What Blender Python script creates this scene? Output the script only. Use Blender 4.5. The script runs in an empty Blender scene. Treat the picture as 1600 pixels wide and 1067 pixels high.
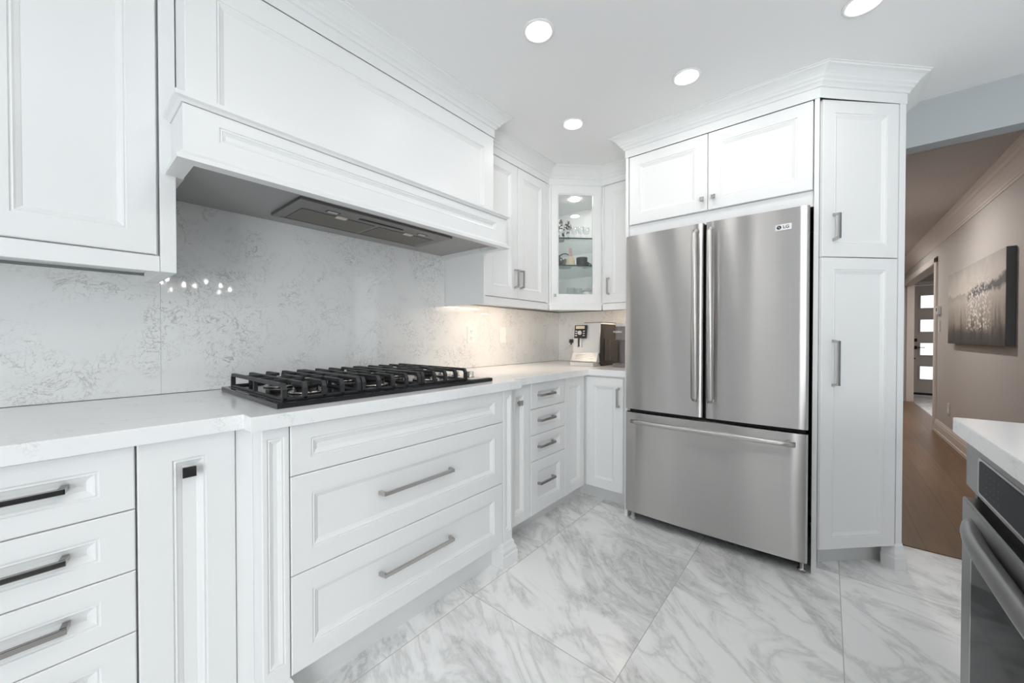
import bpy, bmesh, math, random
from mathutils import Vector, Matrix
random.seed(7)
S = bpy.context.scene
COL = S.collection
R = math.radians

# ------------------------------------------------------------------ camera
cam_d = bpy.data.cameras.new('camera')
cam = bpy.data.objects.new('camera', cam_d); COL.objects.link(cam)
cam_d.sensor_width = 36.0
cam_d.lens = 591.07 / 1600 * 36
cam_d.clip_start = 0.02
HEAD, PITCH = R(39.855), R(-0.617)
fwd = Vector((math.cos(HEAD)*math.cos(PITCH), math.sin(HEAD)*math.cos(PITCH), math.sin(PITCH)))
rgt = Vector((math.sin(HEAD), -math.cos(HEAD), 0)); upv = rgt.cross(fwd)
cam.matrix_world = Matrix(((rgt.x, upv.x, -fwd.x, 0.0), (rgt.y, upv.y, -fwd.y, 0.0), (rgt.z, upv.z, -fwd.z, 1.132), (0, 0, 0, 1)))
S.camera = cam

# ------------------------------------------------------------------ world, exposure, added daylight fill
S.view_settings.view_transform = 'Standard'
S.view_settings.look = 'None'
S.view_settings.gamma = 1.0
S.view_settings.use_curve_mapping = False
S.view_settings.exposure = 0.5
w = bpy.data.worlds.new('daylight'); S.world = w; w.use_nodes = True
w.node_tree.nodes['Background'].inputs[0].default_value = (0.80, 0.90, 1.0, 1)
w.node_tree.nodes['Background'].inputs[1].default_value = 1.0
try:
    S.cycles.use_denoising = True
    S.cycles.max_bounces = 10
    S.cycles.diffuse_bounces = 8
    S.cycles.transparent_max_bounces = 16
    S.cycles.caustics_reflective = False
    S.cycles.caustics_refractive = False
    S.cycles.sample_clamp_indirect = 6.0
except Exception:
    pass

def area(name, loc, rot, sx, sy, power, col):
    d = bpy.data.lights.new(name, 'AREA'); d.shape = 'RECTANGLE'; d.size = sx; d.size_y = sy
    d.energy = power; d.color = col
    o = bpy.data.objects.new(name, d); COL.objects.link(o)
    o.location = loc; o.rotation_euler = rot
    return o
WIN_FILL = 45
# added fill light, stands in for daylight from an invented window behind the camera
area('patio_fill', (-2.75, -1.65, 1.15), (0, R(-90), 0), 2.0, 2.1, WIN_FILL*1.9, (0.95, 0.98, 1.0))
LAMP = 46.0      # recessed lamp emission
WARM = 34.0      # under cabinet strip emission

# ------------------------------------------------------------------ materials
def newmat(name):
    m = bpy.data.materials.new(name); m.use_nodes = True
    nt = m.node_tree; b = nt.nodes['Principled BSDF']
    return m, nt, b
def simple(name, col, rough=0.5, metal=0.0, spec=0.5, coat=0.0, emis=None, es=0.0, trans=0.0, ior=1.45):
    m, nt, b = newmat(name)
    b.inputs['Base Color'].default_value = (*col, 1)
    b.inputs['Roughness'].default_value = rough
    b.inputs['Metallic'].default_value = metal
    b.inputs['Specular IOR Level'].default_value = spec
    b.inputs['Coat Weight'].default_value = coat
    b.inputs['IOR'].default_value = ior
    if trans: b.inputs['Transmission Weight'].default_value = trans
    if emis:
        b.inputs['Emission Color'].default_value = (*emis, 1)
        b.inputs['Emission Strength'].default_value = es
    return m
def N(nt, t, **kw):
    n = nt.nodes.new(t)
    for k, v in kw.items(): setattr(n, k, v)
    return n
def L(nt, a, b): nt.links.new(a, b)
def math_(nt, op, a, b=None, clamp=False):
    n = N(nt, 'ShaderNodeMath', operation=op); n.use_clamp = clamp
    for i, v in enumerate((a, b)):
        if v is None: continue
        if isinstance(v, (int, float)): n.inputs[i].default_value = v
        else: L(nt, v, n.inputs[i])
    return n.outputs[0]
def mixc(nt, fac, a, b):
    n = N(nt, 'ShaderNodeMix', data_type='RGBA')
    for s, v in ((n.inputs['Factor'], fac), (n.inputs[6], a), (n.inputs[7], b)):
        if isinstance(v, (int, float)): s.default_value = v
        elif isinstance(v, tuple): s.default_value = (*v, 1)
        else: L(nt, v, s)
    return n.outputs[2]
def noise(nt, vec, scale, detail=4, rough=0.55, dist=0.0):
    n = N(nt, 'ShaderNodeTexNoise'); n.inputs['Scale'].default_value = scale
    n.inputs['Detail'].default_value = detail; n.inputs['Roughness'].default_value = rough
    n.inputs['Distortion'].default_value = dist
    L(nt, vec, n.inputs['Vector']); return n.outputs['Fac']
def ramp(nt, fac, stops):
    n = N(nt, 'ShaderNodeValToRGB'); e = n.color_ramp.elements
    while len(e) < len(stops): e.new(0.5)
    for k, (p, c) in zip(e, stops):
        k.position = p; k.color = (c, c, c, 1) if isinstance(c, (int, float)) else (*c, 1)
    L(nt, fac, n.inputs[0]); return n.outputs[0]
def wpos(nt): return N(nt, 'ShaderNodeNewGeometry').outputs['Position']
def mapped(nt, vec, rot=(0, 0, 0), scale=(1, 1, 1), loc=(0, 0, 0)):
    n = N(nt, 'ShaderNodeMapping'); L(nt, vec, n.inputs['Vector'])
    n.inputs['Rotation'].default_value = rot; n.inputs['Scale'].default_value = scale; n.inputs['Location'].default_value = loc
    return n.outputs[0]

def quartz(name, strength, base, rough, lo=0.52, hi=0.70):
    m, nt, b = newmat(name); p = wpos(nt)
    warp = noise(nt, p, 9.0, 3, 0.6)
    v1 = noise(nt, p, 9.0, 4, 0.58, 2.2)
    l1 = ramp(nt, math_(nt, 'ABSOLUTE', math_(nt, 'SUBTRACT', v1, 0.5)), [(0.0, 1.0), (0.016, 0.0)])
    v2 = noise(nt, mapped(nt, p, loc=(3.1, 1.7, 5.2)), 17.0, 3, 0.55, 2.6)
    l2 = ramp(nt, math_(nt, 'ABSOLUTE', math_(nt, 'SUBTRACT', v2, 0.5)), [(0.0, 1.0), (0.022, 0.0)])
    mask = ramp(nt, noise(nt, mapped(nt, p, loc=(8.3, 0.4, 2.0)), 4.2, 4, 0.7, 0.6), [(lo, 0.0), (hi, 1.0)])
    ln = math_(nt, 'MAXIMUM', l1, math_(nt, 'MULTIPLY', l2, 0.8))
    f = math_(nt, 'MULTIPLY', math_(nt, 'MULTIPLY', ln, mask), strength)
    cloud = ramp(nt, noise(nt, p, 3.0, 5, 0.6), [(0.3, 0.0), (0.75, 1.0)])
    c0 = mixc(nt, math_(nt, 'MULTIPLY', cloud, 0.5), base, tuple(x*0.93 for x in base))
    c = mixc(nt, f, c0, (0.30, 0.29, 0.29))
    L(nt, c, b.inputs['Base Color']); b.inputs['Roughness'].default_value = rough
    return m
M = {}
M['white'] = simple('white_satin_paint', (0.835, 0.835, 0.832), 0.38)
M['island'] = simple('dark_reflected_island_paint', (0.10, 0.105, 0.11), 0.4)  # dark tone put on unseen island fronts so the handles reflect dark
M['touch'] = simple('faint_grey_print', (0.045, 0.045, 0.05), 0.4)
M['toe'] = simple('toe_kick_white', (0.76, 0.76, 0.755), 0.5)
M['dark'] = simple('cabinet_gap_shadow_line', (0.05, 0.05, 0.05), 0.8)
M['crown'] = simple('crown_white_paint', (0.82, 0.825, 0.82), 0.45)
M['ceiling'] = simple('ceiling_paint', (0.87, 0.87, 0.87), 0.9, spec=0.1)
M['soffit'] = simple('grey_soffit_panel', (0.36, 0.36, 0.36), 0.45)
M['wallpaint'] = simple('cool_grey_wall_paint', (0.44, 0.46, 0.47), 0.8, spec=0.2)
M['splash'] = quartz('veined_quartz_backsplash', 0.7, (0.82, 0.825, 0.82), 0.035, 0.44, 0.60)
M['counter'] = quartz('white_quartz_counter', 0.5, (0.88, 0.88, 0.88), 0.16)
M['nickel'] = simple('brushed_nickel', (0.52, 0.50, 0.48), 0.22, 1.0)
M['chrome'] = simple('polished_nickel', (0.42, 0.40, 0.39), 0.12, 1.0)
M['iron'] = simple('matt_cast_iron', (0.028, 0.028, 0.030), 0.48, spec=0.5)
M['enamel'] = simple('black_enamel', (0.012, 0.012, 0.013), 0.12)
M['black'] = simple('black_plastic', (0.012, 0.012, 0.013), 0.35)
M['rubber'] = simple('matte_black', (0.01, 0.01, 0.01), 0.7)
M['plastic'] = simple('white_plastic', (0.86, 0.86, 0.85), 0.35)
M['lamp'] = simple('recessed_lamp_lens', (1, 1, 1), 0.5, emis=(1.0, 0.972, 0.94), es=LAMP)
M['fill'] = simple('added_fill_lens', (1, 1, 1), 0.5, emis=(1.0, 0.972, 0.94), es=LAMP*1.9)
M['hallfill'] = simple('added_hall_fill_lens', (1, 1, 1), 0.5, emis=(1.0, 0.955, 0.915), es=700.0)
M['warm'] = simple('warm_led_strip', (1, 1, 1), 0.5, emis=(1.0, 0.78, 0.58), es=WARM)
M['bulb'] = simple('chandelier_bulb_glass', (1, 1, 1), 0.5, emis=(1.0, 0.93, 0.84), es=32.0)
M['pane_light'] = simple('frosted_pane_daylight', (0.9, 0.95, 1), 0.3, emis=(0.90, 0.95, 1.0), es=1.0)
M['casing'] = simple('hall_trim_paint', (0.66, 0.60, 0.56), 0.45)
M['hallwall'] = simple('taupe_hall_paint', (0.51, 0.482, 0.460), 0.75, spec=0.2)
M['frontdoor'] = simple('grey_front_door_paint', (0.42, 0.39, 0.375), 0.45)
M['cream'] = simple('cream_glaze', (0.72, 0.62, 0.44), 0.35)
M['pink'] = simple('pink_glaze', (0.66, 0.42, 0.40), 0.4)
M['charcoal'] = simple('charcoal_stoneware', (0.045, 0.045, 0.05), 0.45)
M['olive'] = simple('olive_teapot_glaze', (0.16, 0.15, 0.11), 0.35)
M['mauve'] = simple('mauve_grey_plastic', (0.20, 0.17, 0.185), 0.42)
M['palegrey'] = simple('pale_grey_plastic', (0.62, 0.61, 0.61), 0.35)
M['silver'] = simple('silver_painted_plastic', (0.66, 0.655, 0.65), 0.28, 0.35)
M['offwhite'] = simple('cream_clip_plastic', (0.72, 0.66, 0.58), 0.4)
M['logo'] = simple('dark_logo_print', (0.03, 0.03, 0.035), 0.4)
M['badge'] = simple('polished_badge', (0.80, 0.80, 0.80), 0.35, 0.2)
M['canvas_edge'] = simple('canvas_edge_grey', (0.12, 0.125, 0.13), 0.7)
M['groove'] = simple('dark_outlet_slot', (0.08, 0.07, 0.07), 0.6)

def glass(name, tint, gloss=0.12, dens=0.0):
    m = bpy.data.materials.new(name); m.use_nodes = True; nt = m.node_tree; nt.nodes.clear()
    out = N(nt, 'ShaderNodeOutputMaterial'); t = N(nt, 'ShaderNodeBsdfTransparent'); t.inputs[0].default_value = (*tint, 1)
    g = N(nt, 'ShaderNodeBsdfGlossy'); g.inputs['Roughness'].default_value = 0.02
    lw = N(nt, 'ShaderNodeLayerWeight'); lw.inputs['Blend'].default_value = 0.5
    f = math_(nt, 'ADD', math_(nt, 'MULTIPLY', math_(nt, 'POWER', lw.outputs['Facing'], 5.0), 0.9), 0.035+dens, True)
    mx = N(nt, 'ShaderNodeMixShader'); L(nt, f, mx.inputs[0]); L(nt, t.outputs[0], mx.inputs[1]); L(nt, g.outputs[0], mx.inputs[2])
    L(nt, mx.outputs[0], out.inputs[0]); return m
M['pane'] = glass('clear_door_glass', (0.97, 0.98, 0.98))
M['shelfglass'] = glass('green_tint_shelf_glass', (0.93, 0.962, 0.955), dens=0.01)
M['shelfedge'] = simple('dark_green_glass_edge', (0.03, 0.07, 0.07), 0.15)
M['tumbler'] = glass('drinking_glass', (0.97, 0.98, 0.98), dens=0.03)
M['ovenglass'] = simple('dark_oven_glass', (0.012, 0.0125, 0.014), 0.06, spec=0.03)
M['panelglass'] = simple('dark_control_glass', (0.02, 0.021, 0.025), 0.35, spec=0.05)

def steel(name, base, rough, aniso, vertical=True, var=0.06, wave=0.0004):
    m, nt, b = newmat(name); p = wpos(nt)
    n = noise(nt, mapped(nt, p, scale=(3.0, 3.0, 420.0) if vertical else (420, 420, 3)), 1.0, 3, 0.6)
    big = noise(nt, mapped(nt, p, scale=(5.0, 5.0, 0.12)), 1.0, 1, 0.4)
    c = mixc(nt, n, tuple(x*(1-var) for x in base), tuple(min(1, x*(1+var)) for x in base))
    L(nt, c, b.inputs['Base Color']); b.inputs['Metallic'].default_value = 1.0
    r_ = math_(nt, 'ADD', math_(nt, 'MULTIPLY', n, 0.08), rough-0.04); L(nt, r_, b.inputs['Roughness'])
    b.inputs['Anisotropic'].default_value = aniso; b.inputs['Anisotropic Rotation'].default_value = 0.25
    tg = N(nt, 'ShaderNodeTangent', direction_type='RADIAL', axis='Z'); L(nt, tg.outputs[0], b.inputs['Tangent'])
    bp = N(nt, 'ShaderNodeBump'); bp.inputs['Strength'].default_value = 1.0; bp.inputs['Distance'].default_value = wave
    L(nt, big, bp.inputs['Height']); L(nt, bp.outputs[0], b.inputs['Normal'])
    return m
M['steel'] = steel('brushed_stainless', (0.62, 0.60, 0.585), 0.36, 1.0, wave=0.013)
M['ovensteel'] = steel('dark_brushed_stainless', (0.33, 0.33, 0.33), 0.34, 0.5)
M['hoodsteel'] = simple('hood_stainless', (0.27, 0.26, 0.25), 0.42, 1.0)

# perforated grease filter
m, nt, b = newmat('perforated_filter'); p = wpos(nt)
sx = N(nt, 'ShaderNodeSeparateXYZ'); L(nt, p, sx.inputs[0])
g = math_(nt, 'MULTIPLY', math_(nt, 'SINE', math_(nt, 'MULTIPLY', sx.outputs[0], 700.0)), math_(nt, 'SINE', math_(nt, 'MULTIPLY', sx.outputs[1], 500.0)))
L(nt, ramp(nt, g, [(0.0, (0.26, 0.235, 0.205)), (0.25, (0.05, 0.045, 0.04))]), b.inputs['Base Color'])
b.inputs['Metallic'].default_value = 0.6; b.inputs['Roughness'].default_value = 0.45
M['filter'] = m

# marble floor tile with real grout joints
def marble_tile(name, xl, yl, base, grout, vein_amt, rot):
    m, nt, b = newmat(name); p = wpos(nt)
    sx = N(nt, 'ShaderNodeSeparateXYZ'); L(nt, p, sx.inputs[0])
    def near(coord, vals):
        out = None
        for v in vals:
            d = math_(nt, 'ABSOLUTE', math_(nt, 'SUBTRACT', coord, v))
            out = d if out is None else math_(nt, 'MINIMUM', out, d)
        return out
    d = math_(nt, 'MINIMUM', near(sx.outputs[0], xl), near(sx.outputs[1], yl))
    joint = math_(nt, 'LESS_THAN', d, 0.0013)
    # each tile is cut from another place of the slab
    def idx(coord, vals):
        out = None
        for v in vals:
            s = math_(nt, 'GREATER_THAN', coord, v)
            out = s if out is None else math_(nt, 'ADD', out, s)
        return out
    off = N(nt, 'ShaderNodeCombineXYZ'); L(nt, math_(nt, 'MULTIPLY', idx(sx.outputs[0], xl), 3.7), off.inputs[0]); L(nt, math_(nt, 'MULTIPLY', idx(sx.outputs[1], yl), 5.3), off.inputs[1])
    va = N(nt, 'ShaderNodeVectorMath', operation='ADD'); L(nt, p, va.inputs[0]); L(nt, off.outputs[0], va.inputs[1])
    q = mapped(nt, mapped(nt, va.outputs[0], rot=(0, 0, rot)), scale=(0.55, 1.25, 1.0))
    big = noise(nt, q, 2.4, 7, 0.62, 0.7)
    bands = ramp(nt, big, [(0.50, 0.0), (0.56, 0.55), (0.60, 0.95), (0.65, 0.25), (0.72, 0.0)])
    fine = noise(nt, q, 7.5, 6, 0.65, 1.8)
    thin = ramp(nt, math_(nt, 'ABSOLUTE', math_(nt, 'SUBTRACT', fine, 0.5)), [(0.0, 1.0), (0.05, 0.25), (0.12, 0.0)])
    v1 = noise(nt, mapped(nt, q, loc=(2.2, 7.1, 0)), 2.2, 6, 0.6, 1.4)
    long_ = ramp(nt, math_(nt, 'ABSOLUTE', math_(nt, 'SUBTRACT', v1, 0.5)), [(0.0, 1.0), (0.022, 0.35), (0.06, 0.0)])
    mod = math_(nt, 'ADD', 0.25, math_(nt, 'MULTIPLY', noise(nt, q, 18.0, 4, 0.7), 1.0))
    f = math_(nt, 'MULTIPLY', math_(nt, 'ADD', math_(nt, 'MULTIPLY', math_(nt, 'MULTIPLY', bands, mod), 0.75), math_(nt, 'MULTIPLY', math_(nt, 'MULTIPLY', thin, bands), 0.5)), 1.0)
    f = math_(nt, 'MAXIMUM', f, math_(nt, 'MULTIPLY', long_, 0.55))
    c = mixc(nt, math_(nt, 'MULTIPLY', f, vein_amt, True), base, (0.33, 0.33, 0.33))
    c = mixc(nt, joint, c, grout)
    L(nt, c, b.inputs['Base Color']); b.inputs['Roughness'].default_value = 0.22
    return m
M['floor'] = marble_tile('polished_marble_tile', [-1.286, -0.064, 1.158, 2.38], [-3.1, -2.49, -1.88, -1.27, -0.66, -0.05, 0.53, 1.188, 1.8], (0.93, 0.93, 0.925), (0.46, 0.45, 0.44), 0.66, R(-60))
M['foyertile'] = marble_tile('foyer_grey_tile', [6.5, 7.1, 7.7, 8.3, 8.9, 9.5, 10.1], [-1.7, -2.3], (0.62, 0.62, 0.60), (0.4, 0.4, 0.39), 0.8, R(20))

# oak plank floor
m, nt, b = newmat('brown_oak_planks'); p = wpos(nt)
br = N(nt, 'ShaderNodeTexBrick'); L(nt, mapped(nt, p, loc=(0.3, 0.05, 0)), br.inputs['Vector'])
br.offset = 0.37; br.inputs['Scale'].default_value = 1.0; br.inputs['Brick Width'].default_value = 1.7; br.inputs['Row Height'].default_value = 0.18
br.inputs['Mortar Size'].default_value = 0.0016; br.inputs['Mortar Smooth'].default_value = 0.0
br.inputs['Color1'].default_value = (0.235, 0.130, 0.062, 1); br.inputs['Color2'].default_value = (0.165, 0.090, 0.043, 1); br.inputs['Mortar'].default_value = (0.07, 0.04, 0.02, 1)
gr = noise(nt, mapped(nt, p, scale=(2.2, 34, 1)), 1.0, 6, 0.65, 0.6)
L(nt, mixc(nt, ramp(nt, gr, [(0.35, 0.0), (0.7, 0.55)]), br.outputs[0], (0.085, 0.045, 0.022)), b.inputs['Base Color'])
b.inputs['Roughness'].default_value = 0.38
M['oak'] = m

# popcorn hall ceiling
m, nt, b = newmat('stippled_hall_ceiling'); p = wpos(nt)
nn = noise(nt, p, 60, 5, 0.7)
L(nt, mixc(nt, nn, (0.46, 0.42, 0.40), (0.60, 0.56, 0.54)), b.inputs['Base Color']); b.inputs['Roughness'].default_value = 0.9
bp = N(nt, 'ShaderNodeBump'); bp.inputs['Strength'].default_value = 0.5; bp.inputs['Distance'].default_value = 0.01
L(nt, nn, bp.inputs['Height']); L(nt, bp.outputs[0], b.inputs['Normal'])
M['hallceil'] = m

# abstract meadow painting: x along the canvas, z up (object space, 0..1.62 / 0..0.70)
m, nt, b = newmat('abstract_meadow_paint')
tc = N(nt, 'ShaderNodeTexCoord').outputs['Object']
sx = N(nt, 'ShaderNodeSeparateXYZ'); L(nt, tc, sx.inputs[0])
X_, Z_ = sx.outputs[0], sx.outputs[2]
wob = noise(nt, tc, 5.0, 5, 0.7)
zz = math_(nt, 'ADD', Z_, math_(nt, 'MULTIPLY', math_(nt, 'SUBTRACT', wob, 0.5), 0.20))
sky = ramp(nt, zz, [(0.0, (0.05, 0.045, 0.04)), (0.10, (0.10, 0.085, 0.075)), (0.20, (0.34, 0.30, 0.26)), (0.40, (0.50, 0.45, 0.40)), (0.455, (0.38, 0.36, 0.33)), (0.47, (0.60, 0.55, 0.49)), (0.58, (0.50, 0.46, 0.42)), (0.70, (0.34, 0.32, 0.30))])
strk = noise(nt, mapped(nt, tc, scale=(16, 1, 2.4)), 1.0, 5, 0.7)
c = mixc(nt, math_(nt, 'MULTIPLY', ramp(nt, strk, [(0.48, 0.0), (0.66, 1.0)]), ramp(nt, Z_, [(0.10, 1.0), (0.40, 0.0)])), sky, (0.035, 0.033, 0.032))
# dark blue tree line rising to the near end
band = math_(nt, 'ABSOLUTE', math_(nt, 'SUBTRACT', zz, math_(nt, 'ADD', 0.44, math_(nt, 'MULTIPLY', math_(nt, 'SUBTRACT', 0.9, X_), 0.05))))
bm_ = math_(nt, 'MULTIPLY', ramp(nt, band, [(0.025, 1.0), (0.06, 0.0)]), ramp(nt, X_, [(0.85, 1.0), (1.0, 0.0)]))
c = mixc(nt, math_(nt, 'MULTIPLY', bm_, 0.9), c, (0.045, 0.055, 0.065))
vo = N(nt, 'ShaderNodeTexVoronoi'); vo.inputs['Scale'].default_value = 1.0; L(nt, mapped(nt, tc, scale=(30, 1, 36)), vo.inputs['Vector'])
dot = ramp(nt, vo.outputs['Distance'], [(0.34, 1.0), (0.50, 0.0)])
fl = math_(nt, 'MULTIPLY', dot, math_(nt, 'MULTIPLY', ramp(nt, math_(nt, 'ABSOLUTE', math_(nt, 'SUBTRACT', X_, 0.66)), [(0.18, 1.0), (0.42, 0.0)]), math_(nt, 'MULTIPLY', ramp(nt, Z_, [(0.10, 0.0), (0.16, 1.0)]), ramp(nt, Z_, [(0.44, 1.0), (0.60, 0.0)]))))
fl = math_(nt, 'MULTIPLY', fl, ramp(nt, noise(nt, tc, 9.0, 3, 0.6), [(0.32, 0.0), (0.44, 1.0)]))
c = mixc(nt, fl, c, (0.80, 0.75, 0.69))
L(nt, c, b.inputs['Base Color']); b.inputs['Roughness'].default_value = 0.55
M['painting'] = m

# brown-black speckled vase
m, nt, b = newmat('black_spotted_ceramic')
tc = N(nt, 'ShaderNodeTexCoord').outputs['Object']
nn = noise(nt, tc, 42, 2, 0.5, 1.0)
L(nt, mixc(nt, ramp(nt, nn, [(0.50, 0.0), (0.55, 1.0)]), (0.78, 0.77, 0.76), (0.06, 0.055, 0.05)), b.inputs['Base Color']); b.inputs['Roughness'].default_value = 0.3
M['spotted'] = m

# ------------------------------------------------------------------ geometry helpers
class Fr:
    """a: along the face (left to right seen from the room), d: out of the face, z: up"""
    def __init__(s, o, u, n): s.o, s.u, s.n = Vector((*o, 0)), Vector((*u, 0)), Vector((*n, 0))
    def p(s, a, d, z): return s.o + s.u*a + s.n*d + Vector((0, 0, z))
def FA(y): return Fr((0, y), (1, 0), (0, -1))
def FB(x): return Fr((x, 0), (0, -1), (-1, 0))      # a = -Y
q = math.sqrt(0.5)
def FD(o): return Fr(o, (q, -q), (-q, -q))
WORLD = Fr((0, 0), (1, 0), (0, 1))                  # a = X, d = Y

def hexa(bm, P, bev=0.0):
    v = [bm.verts.new(x) for x in P]
    fs = [bm.faces.new([v[i] for i in f]) for f in ((0, 3, 2, 1), (4, 5, 6, 7), (0, 1, 5, 4), (1, 2, 6, 5), (2, 3, 7, 6), (3, 0, 4, 7))]
    bmesh.ops.recalc_face_normals(bm, faces=fs)
    if bev:
        es = list({e for f in fs for e in f.edges})
        bmesh.ops.bevel(bm, geom=es, offset=bev, segments=2, affect='EDGES', profile=0.6)
def box(bm, fr, a0, a1, d0, d1, z0, z1, bev=0.0):
    hexa(bm, [fr.p(a, d, z) for z in (z0, z1) for a, d in ((a0, d0), (a1, d0), (a1, d1), (a0, d1))], bev)
def wbox(bm, x0, x1, y0, y1, z0, z1, bev=0.0): box(bm, WORLD, x0, x1, y0, y1, z0, z1, bev)

def panel(bm, fr, a0, a1, z0, z1, d0, d1, st=0.06, rt=None, rb=None, sr=None, dep=0.010, mold=0.020):
    """door or drawer front: eased edge, flat frame, stepped moulding and sunk field"""
    rt = st if rt is None else rt; rb = rt if rb is None else rb; sr = st if sr is None else sr
    rings = [(0, 0, d0), (0, 0, d1-0.003), (0.003, 0, d1)]
    loops = []
    def ring(l, r_, t, b_, d):
        return [bm.verts.new(fr.p(x, d, z)) for x, z in ((a0+l, z0+b_), (a1-r_, z0+b_), (a1-r_, z1-t), (a0+l, z1-t))]
    loops.append(ring(0, 0, 0, 0, d0))
    loops.append(ring(0, 0, 0, 0, d1-0.0025))
    loops.append(ring(.0025, .0025, .0025, .0025, d1))
    for e, d in ((0, d1), (0.0012, d1-0.0035), (0.004, d1-0.0035), (0.007, d1-0.0022), (mold*0.55, d1-dep*0.55), (mold, d1-dep), (mold+0.001, d1-dep-0.0012)):
        loops.append(ring(st+e, sr+e, rt+e, rb+e, d))
    fs = []
    for A, B in zip(loops, loops[1:]):
        for i in range(4):
            j = (i+1) % 4
            fs.append(bm.faces.new((A[i], A[j], B[j], B[i])))
    fs.append(bm.faces.new(loops[-1])); fs.append(bm.faces.new(list(reversed(loops[0]))))
    bmesh.ops.recalc_face_normals(bm, faces=fs)

def prism(bm, pts, z0, z1, bev=0.0):
    """vertical prism over an outline of (x, y)"""
    lo = [bm.verts.new((x, y, z0)) for x, y in pts]; hi = [bm.verts.new((x, y, z1)) for x, y in pts]
    fs = [bm.faces.new(lo), bm.faces.new(hi)]
    n = len(pts)
    for i in range(n): fs.append(bm.faces.new((lo[i], lo[(i+1) % n], hi[(i+1) % n], hi[i])))
    bmesh.ops.recalc_face_normals(bm, faces=fs)
    if bev:
        bmesh.ops.bevel(bm, geom=list({e for f in fs for e in f.edges}), offset=bev, segments=2, affect='EDGES', profile=0.6)

def sweep(bm, path, prof, side=1):
    """moulding: profile of (out, z) mitred along a path of (x, y); side=1 puts 'out' to the right of travel"""
    P = [Vector(p) for p in path]; nn = []
    for a, b_ in zip(P, P[1:]):
        t = (b_-a).normalized(); nn.append(Vector((t.y, -t.x))*side)
    offs = [nn[0]]
    for a, b_ in zip(nn, nn[1:]): offs.append((a+b_)/(1+a.dot(b_)))
    offs.append(nn[-1])
    rows = [[bm.verts.new((p.x+o.x*u, p.y+o.y*u, z)) for u, z in prof] for p, o in zip(P, offs)]
    fs = []
    k = len(prof)
    for A, B in zip(rows, rows[1:]):
        for i in range(k):
            fs.append(bm.faces.new((A[i], A[(i+1) % k], B[(i+1) % k], B[i])))
    fs.append(bm.faces.new(rows[0])); fs.append(bm.faces.new(list(reversed(rows[-1]))))
    bmesh.ops.recalc_face_normals(bm, faces=fs)

def lathe(bm, c, prof, seg=24, axis='z'):
    """profile of (radius, height) spun about an axis through c"""
    rings = []; fs = []
    for r_, h in prof:
        ring = []
        for i in range(seg):
            t = 2*math.pi*i/seg; x, y = r_*math.cos(t), r_*math.sin(t)
            v = (x, y, h) if axis == 'z' else ((h, x, y) if axis == 'x' else (x, h, y))
            ring.append(bm.verts.new(Vector(c)+Vector(v)))
        rings.append(ring)
    for A, B in zip(rings, rings[1:]):
        for i in range(seg):
            f = bm.faces.new((A[i], A[(i+1) % seg], B[(i+1) % seg], B[i])); f.smooth = True; fs.append(f)
    if prof[0][0] > 1e-6: fs.append(bm.faces.new(rings[0]))
    if prof[-1][0] > 1e-6: fs.append(bm.faces.new(rings[-1]))
    bmesh.ops.remove_doubles(bm, verts=[v for r_ in rings for v in r_], dist=1e-6)
    bmesh.ops.recalc_face_normals(bm, faces=[f for f in fs if f.is_valid])

def tube(bm, pts, r_, seg=10, flat=1.0):
    """round bar through points (flat squashes it vertically)"""
    P = [Vector(p) for p in pts]; rings = []; fs = []
    for i, p in enumerate(P):
        t = (P[min(i+1, len(P)-1)]-P[max(i-1, 0)]).normalized()
        ref = Vector((0, 0, 1)) if abs(t.z) < 0.9 else Vector((0, 1, 0))
        a = t.cross(ref).normalized(); b_ = a.cross(t)
        rr = r_[i] if isinstance(r_, (list, tuple)) else r_
        rings.append([bm.verts.new(p+a*rr*math.cos(2*math.pi*k/seg)+b_*rr*flat*math.sin(2*math.pi*k/seg)) for k in range(seg)])
    for A, B in zip(rings, rings[1:]):
        for k in range(seg):
            f = bm.faces.new((A[k], A[(k+1) % seg], B[(k+1) % seg], B[k])); f.smooth = True; fs.append(f)
    fs += [bm.faces.new(rings[0]), bm.faces.new(rings[-1])]
    bmesh.ops.recalc_face_normals(bm, faces=fs)

def root_of(o):
    while o.parent: o = o.parent
    return o
def obj(name, bm, mat, parent=None, base=None):
    """ONE mesh object; geometry arrives in world space and is stored relative to its thing's base"""
    me = bpy.data.meshes.new(name)
    off = root_of(parent).location if parent else (Vector(base) if base else Vector((0, 0, 0)))
    bmesh.ops.translate(bm, verts=bm.verts, vec=-off)
    bm.to_mesh(me); bm.free(); me.materials.append(M[mat])
    o = bpy.data.objects.new(name, me); COL.objects.link(o)
    if parent: o.parent = parent
    else: o.location = off
    return o
def tag(o, label, cat, group=None):
    o['label'] = label; o['category'] = cat
    if group: o['group'] = group
    return o
def thing(name, loc, label, cat, group=None):
    o = bpy.data.objects.new(name, None); COL.objects.link(o); o.location = loc; o.empty_display_size = 0.1
    return tag(o, label, cat, group)
def struct(name, bm, mat, parent=None, label=None):
    o = obj(name, bm, mat, parent)
    if not parent: o['kind'] = 'structure'
    if label: o['label'] = label
    return o
def B(): return bmesh.new()
def part(name, mat, parent, fn, *a, **k):
    bm = B(); fn(bm, *a, **k); return obj(name, bm, mat, parent)

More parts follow.
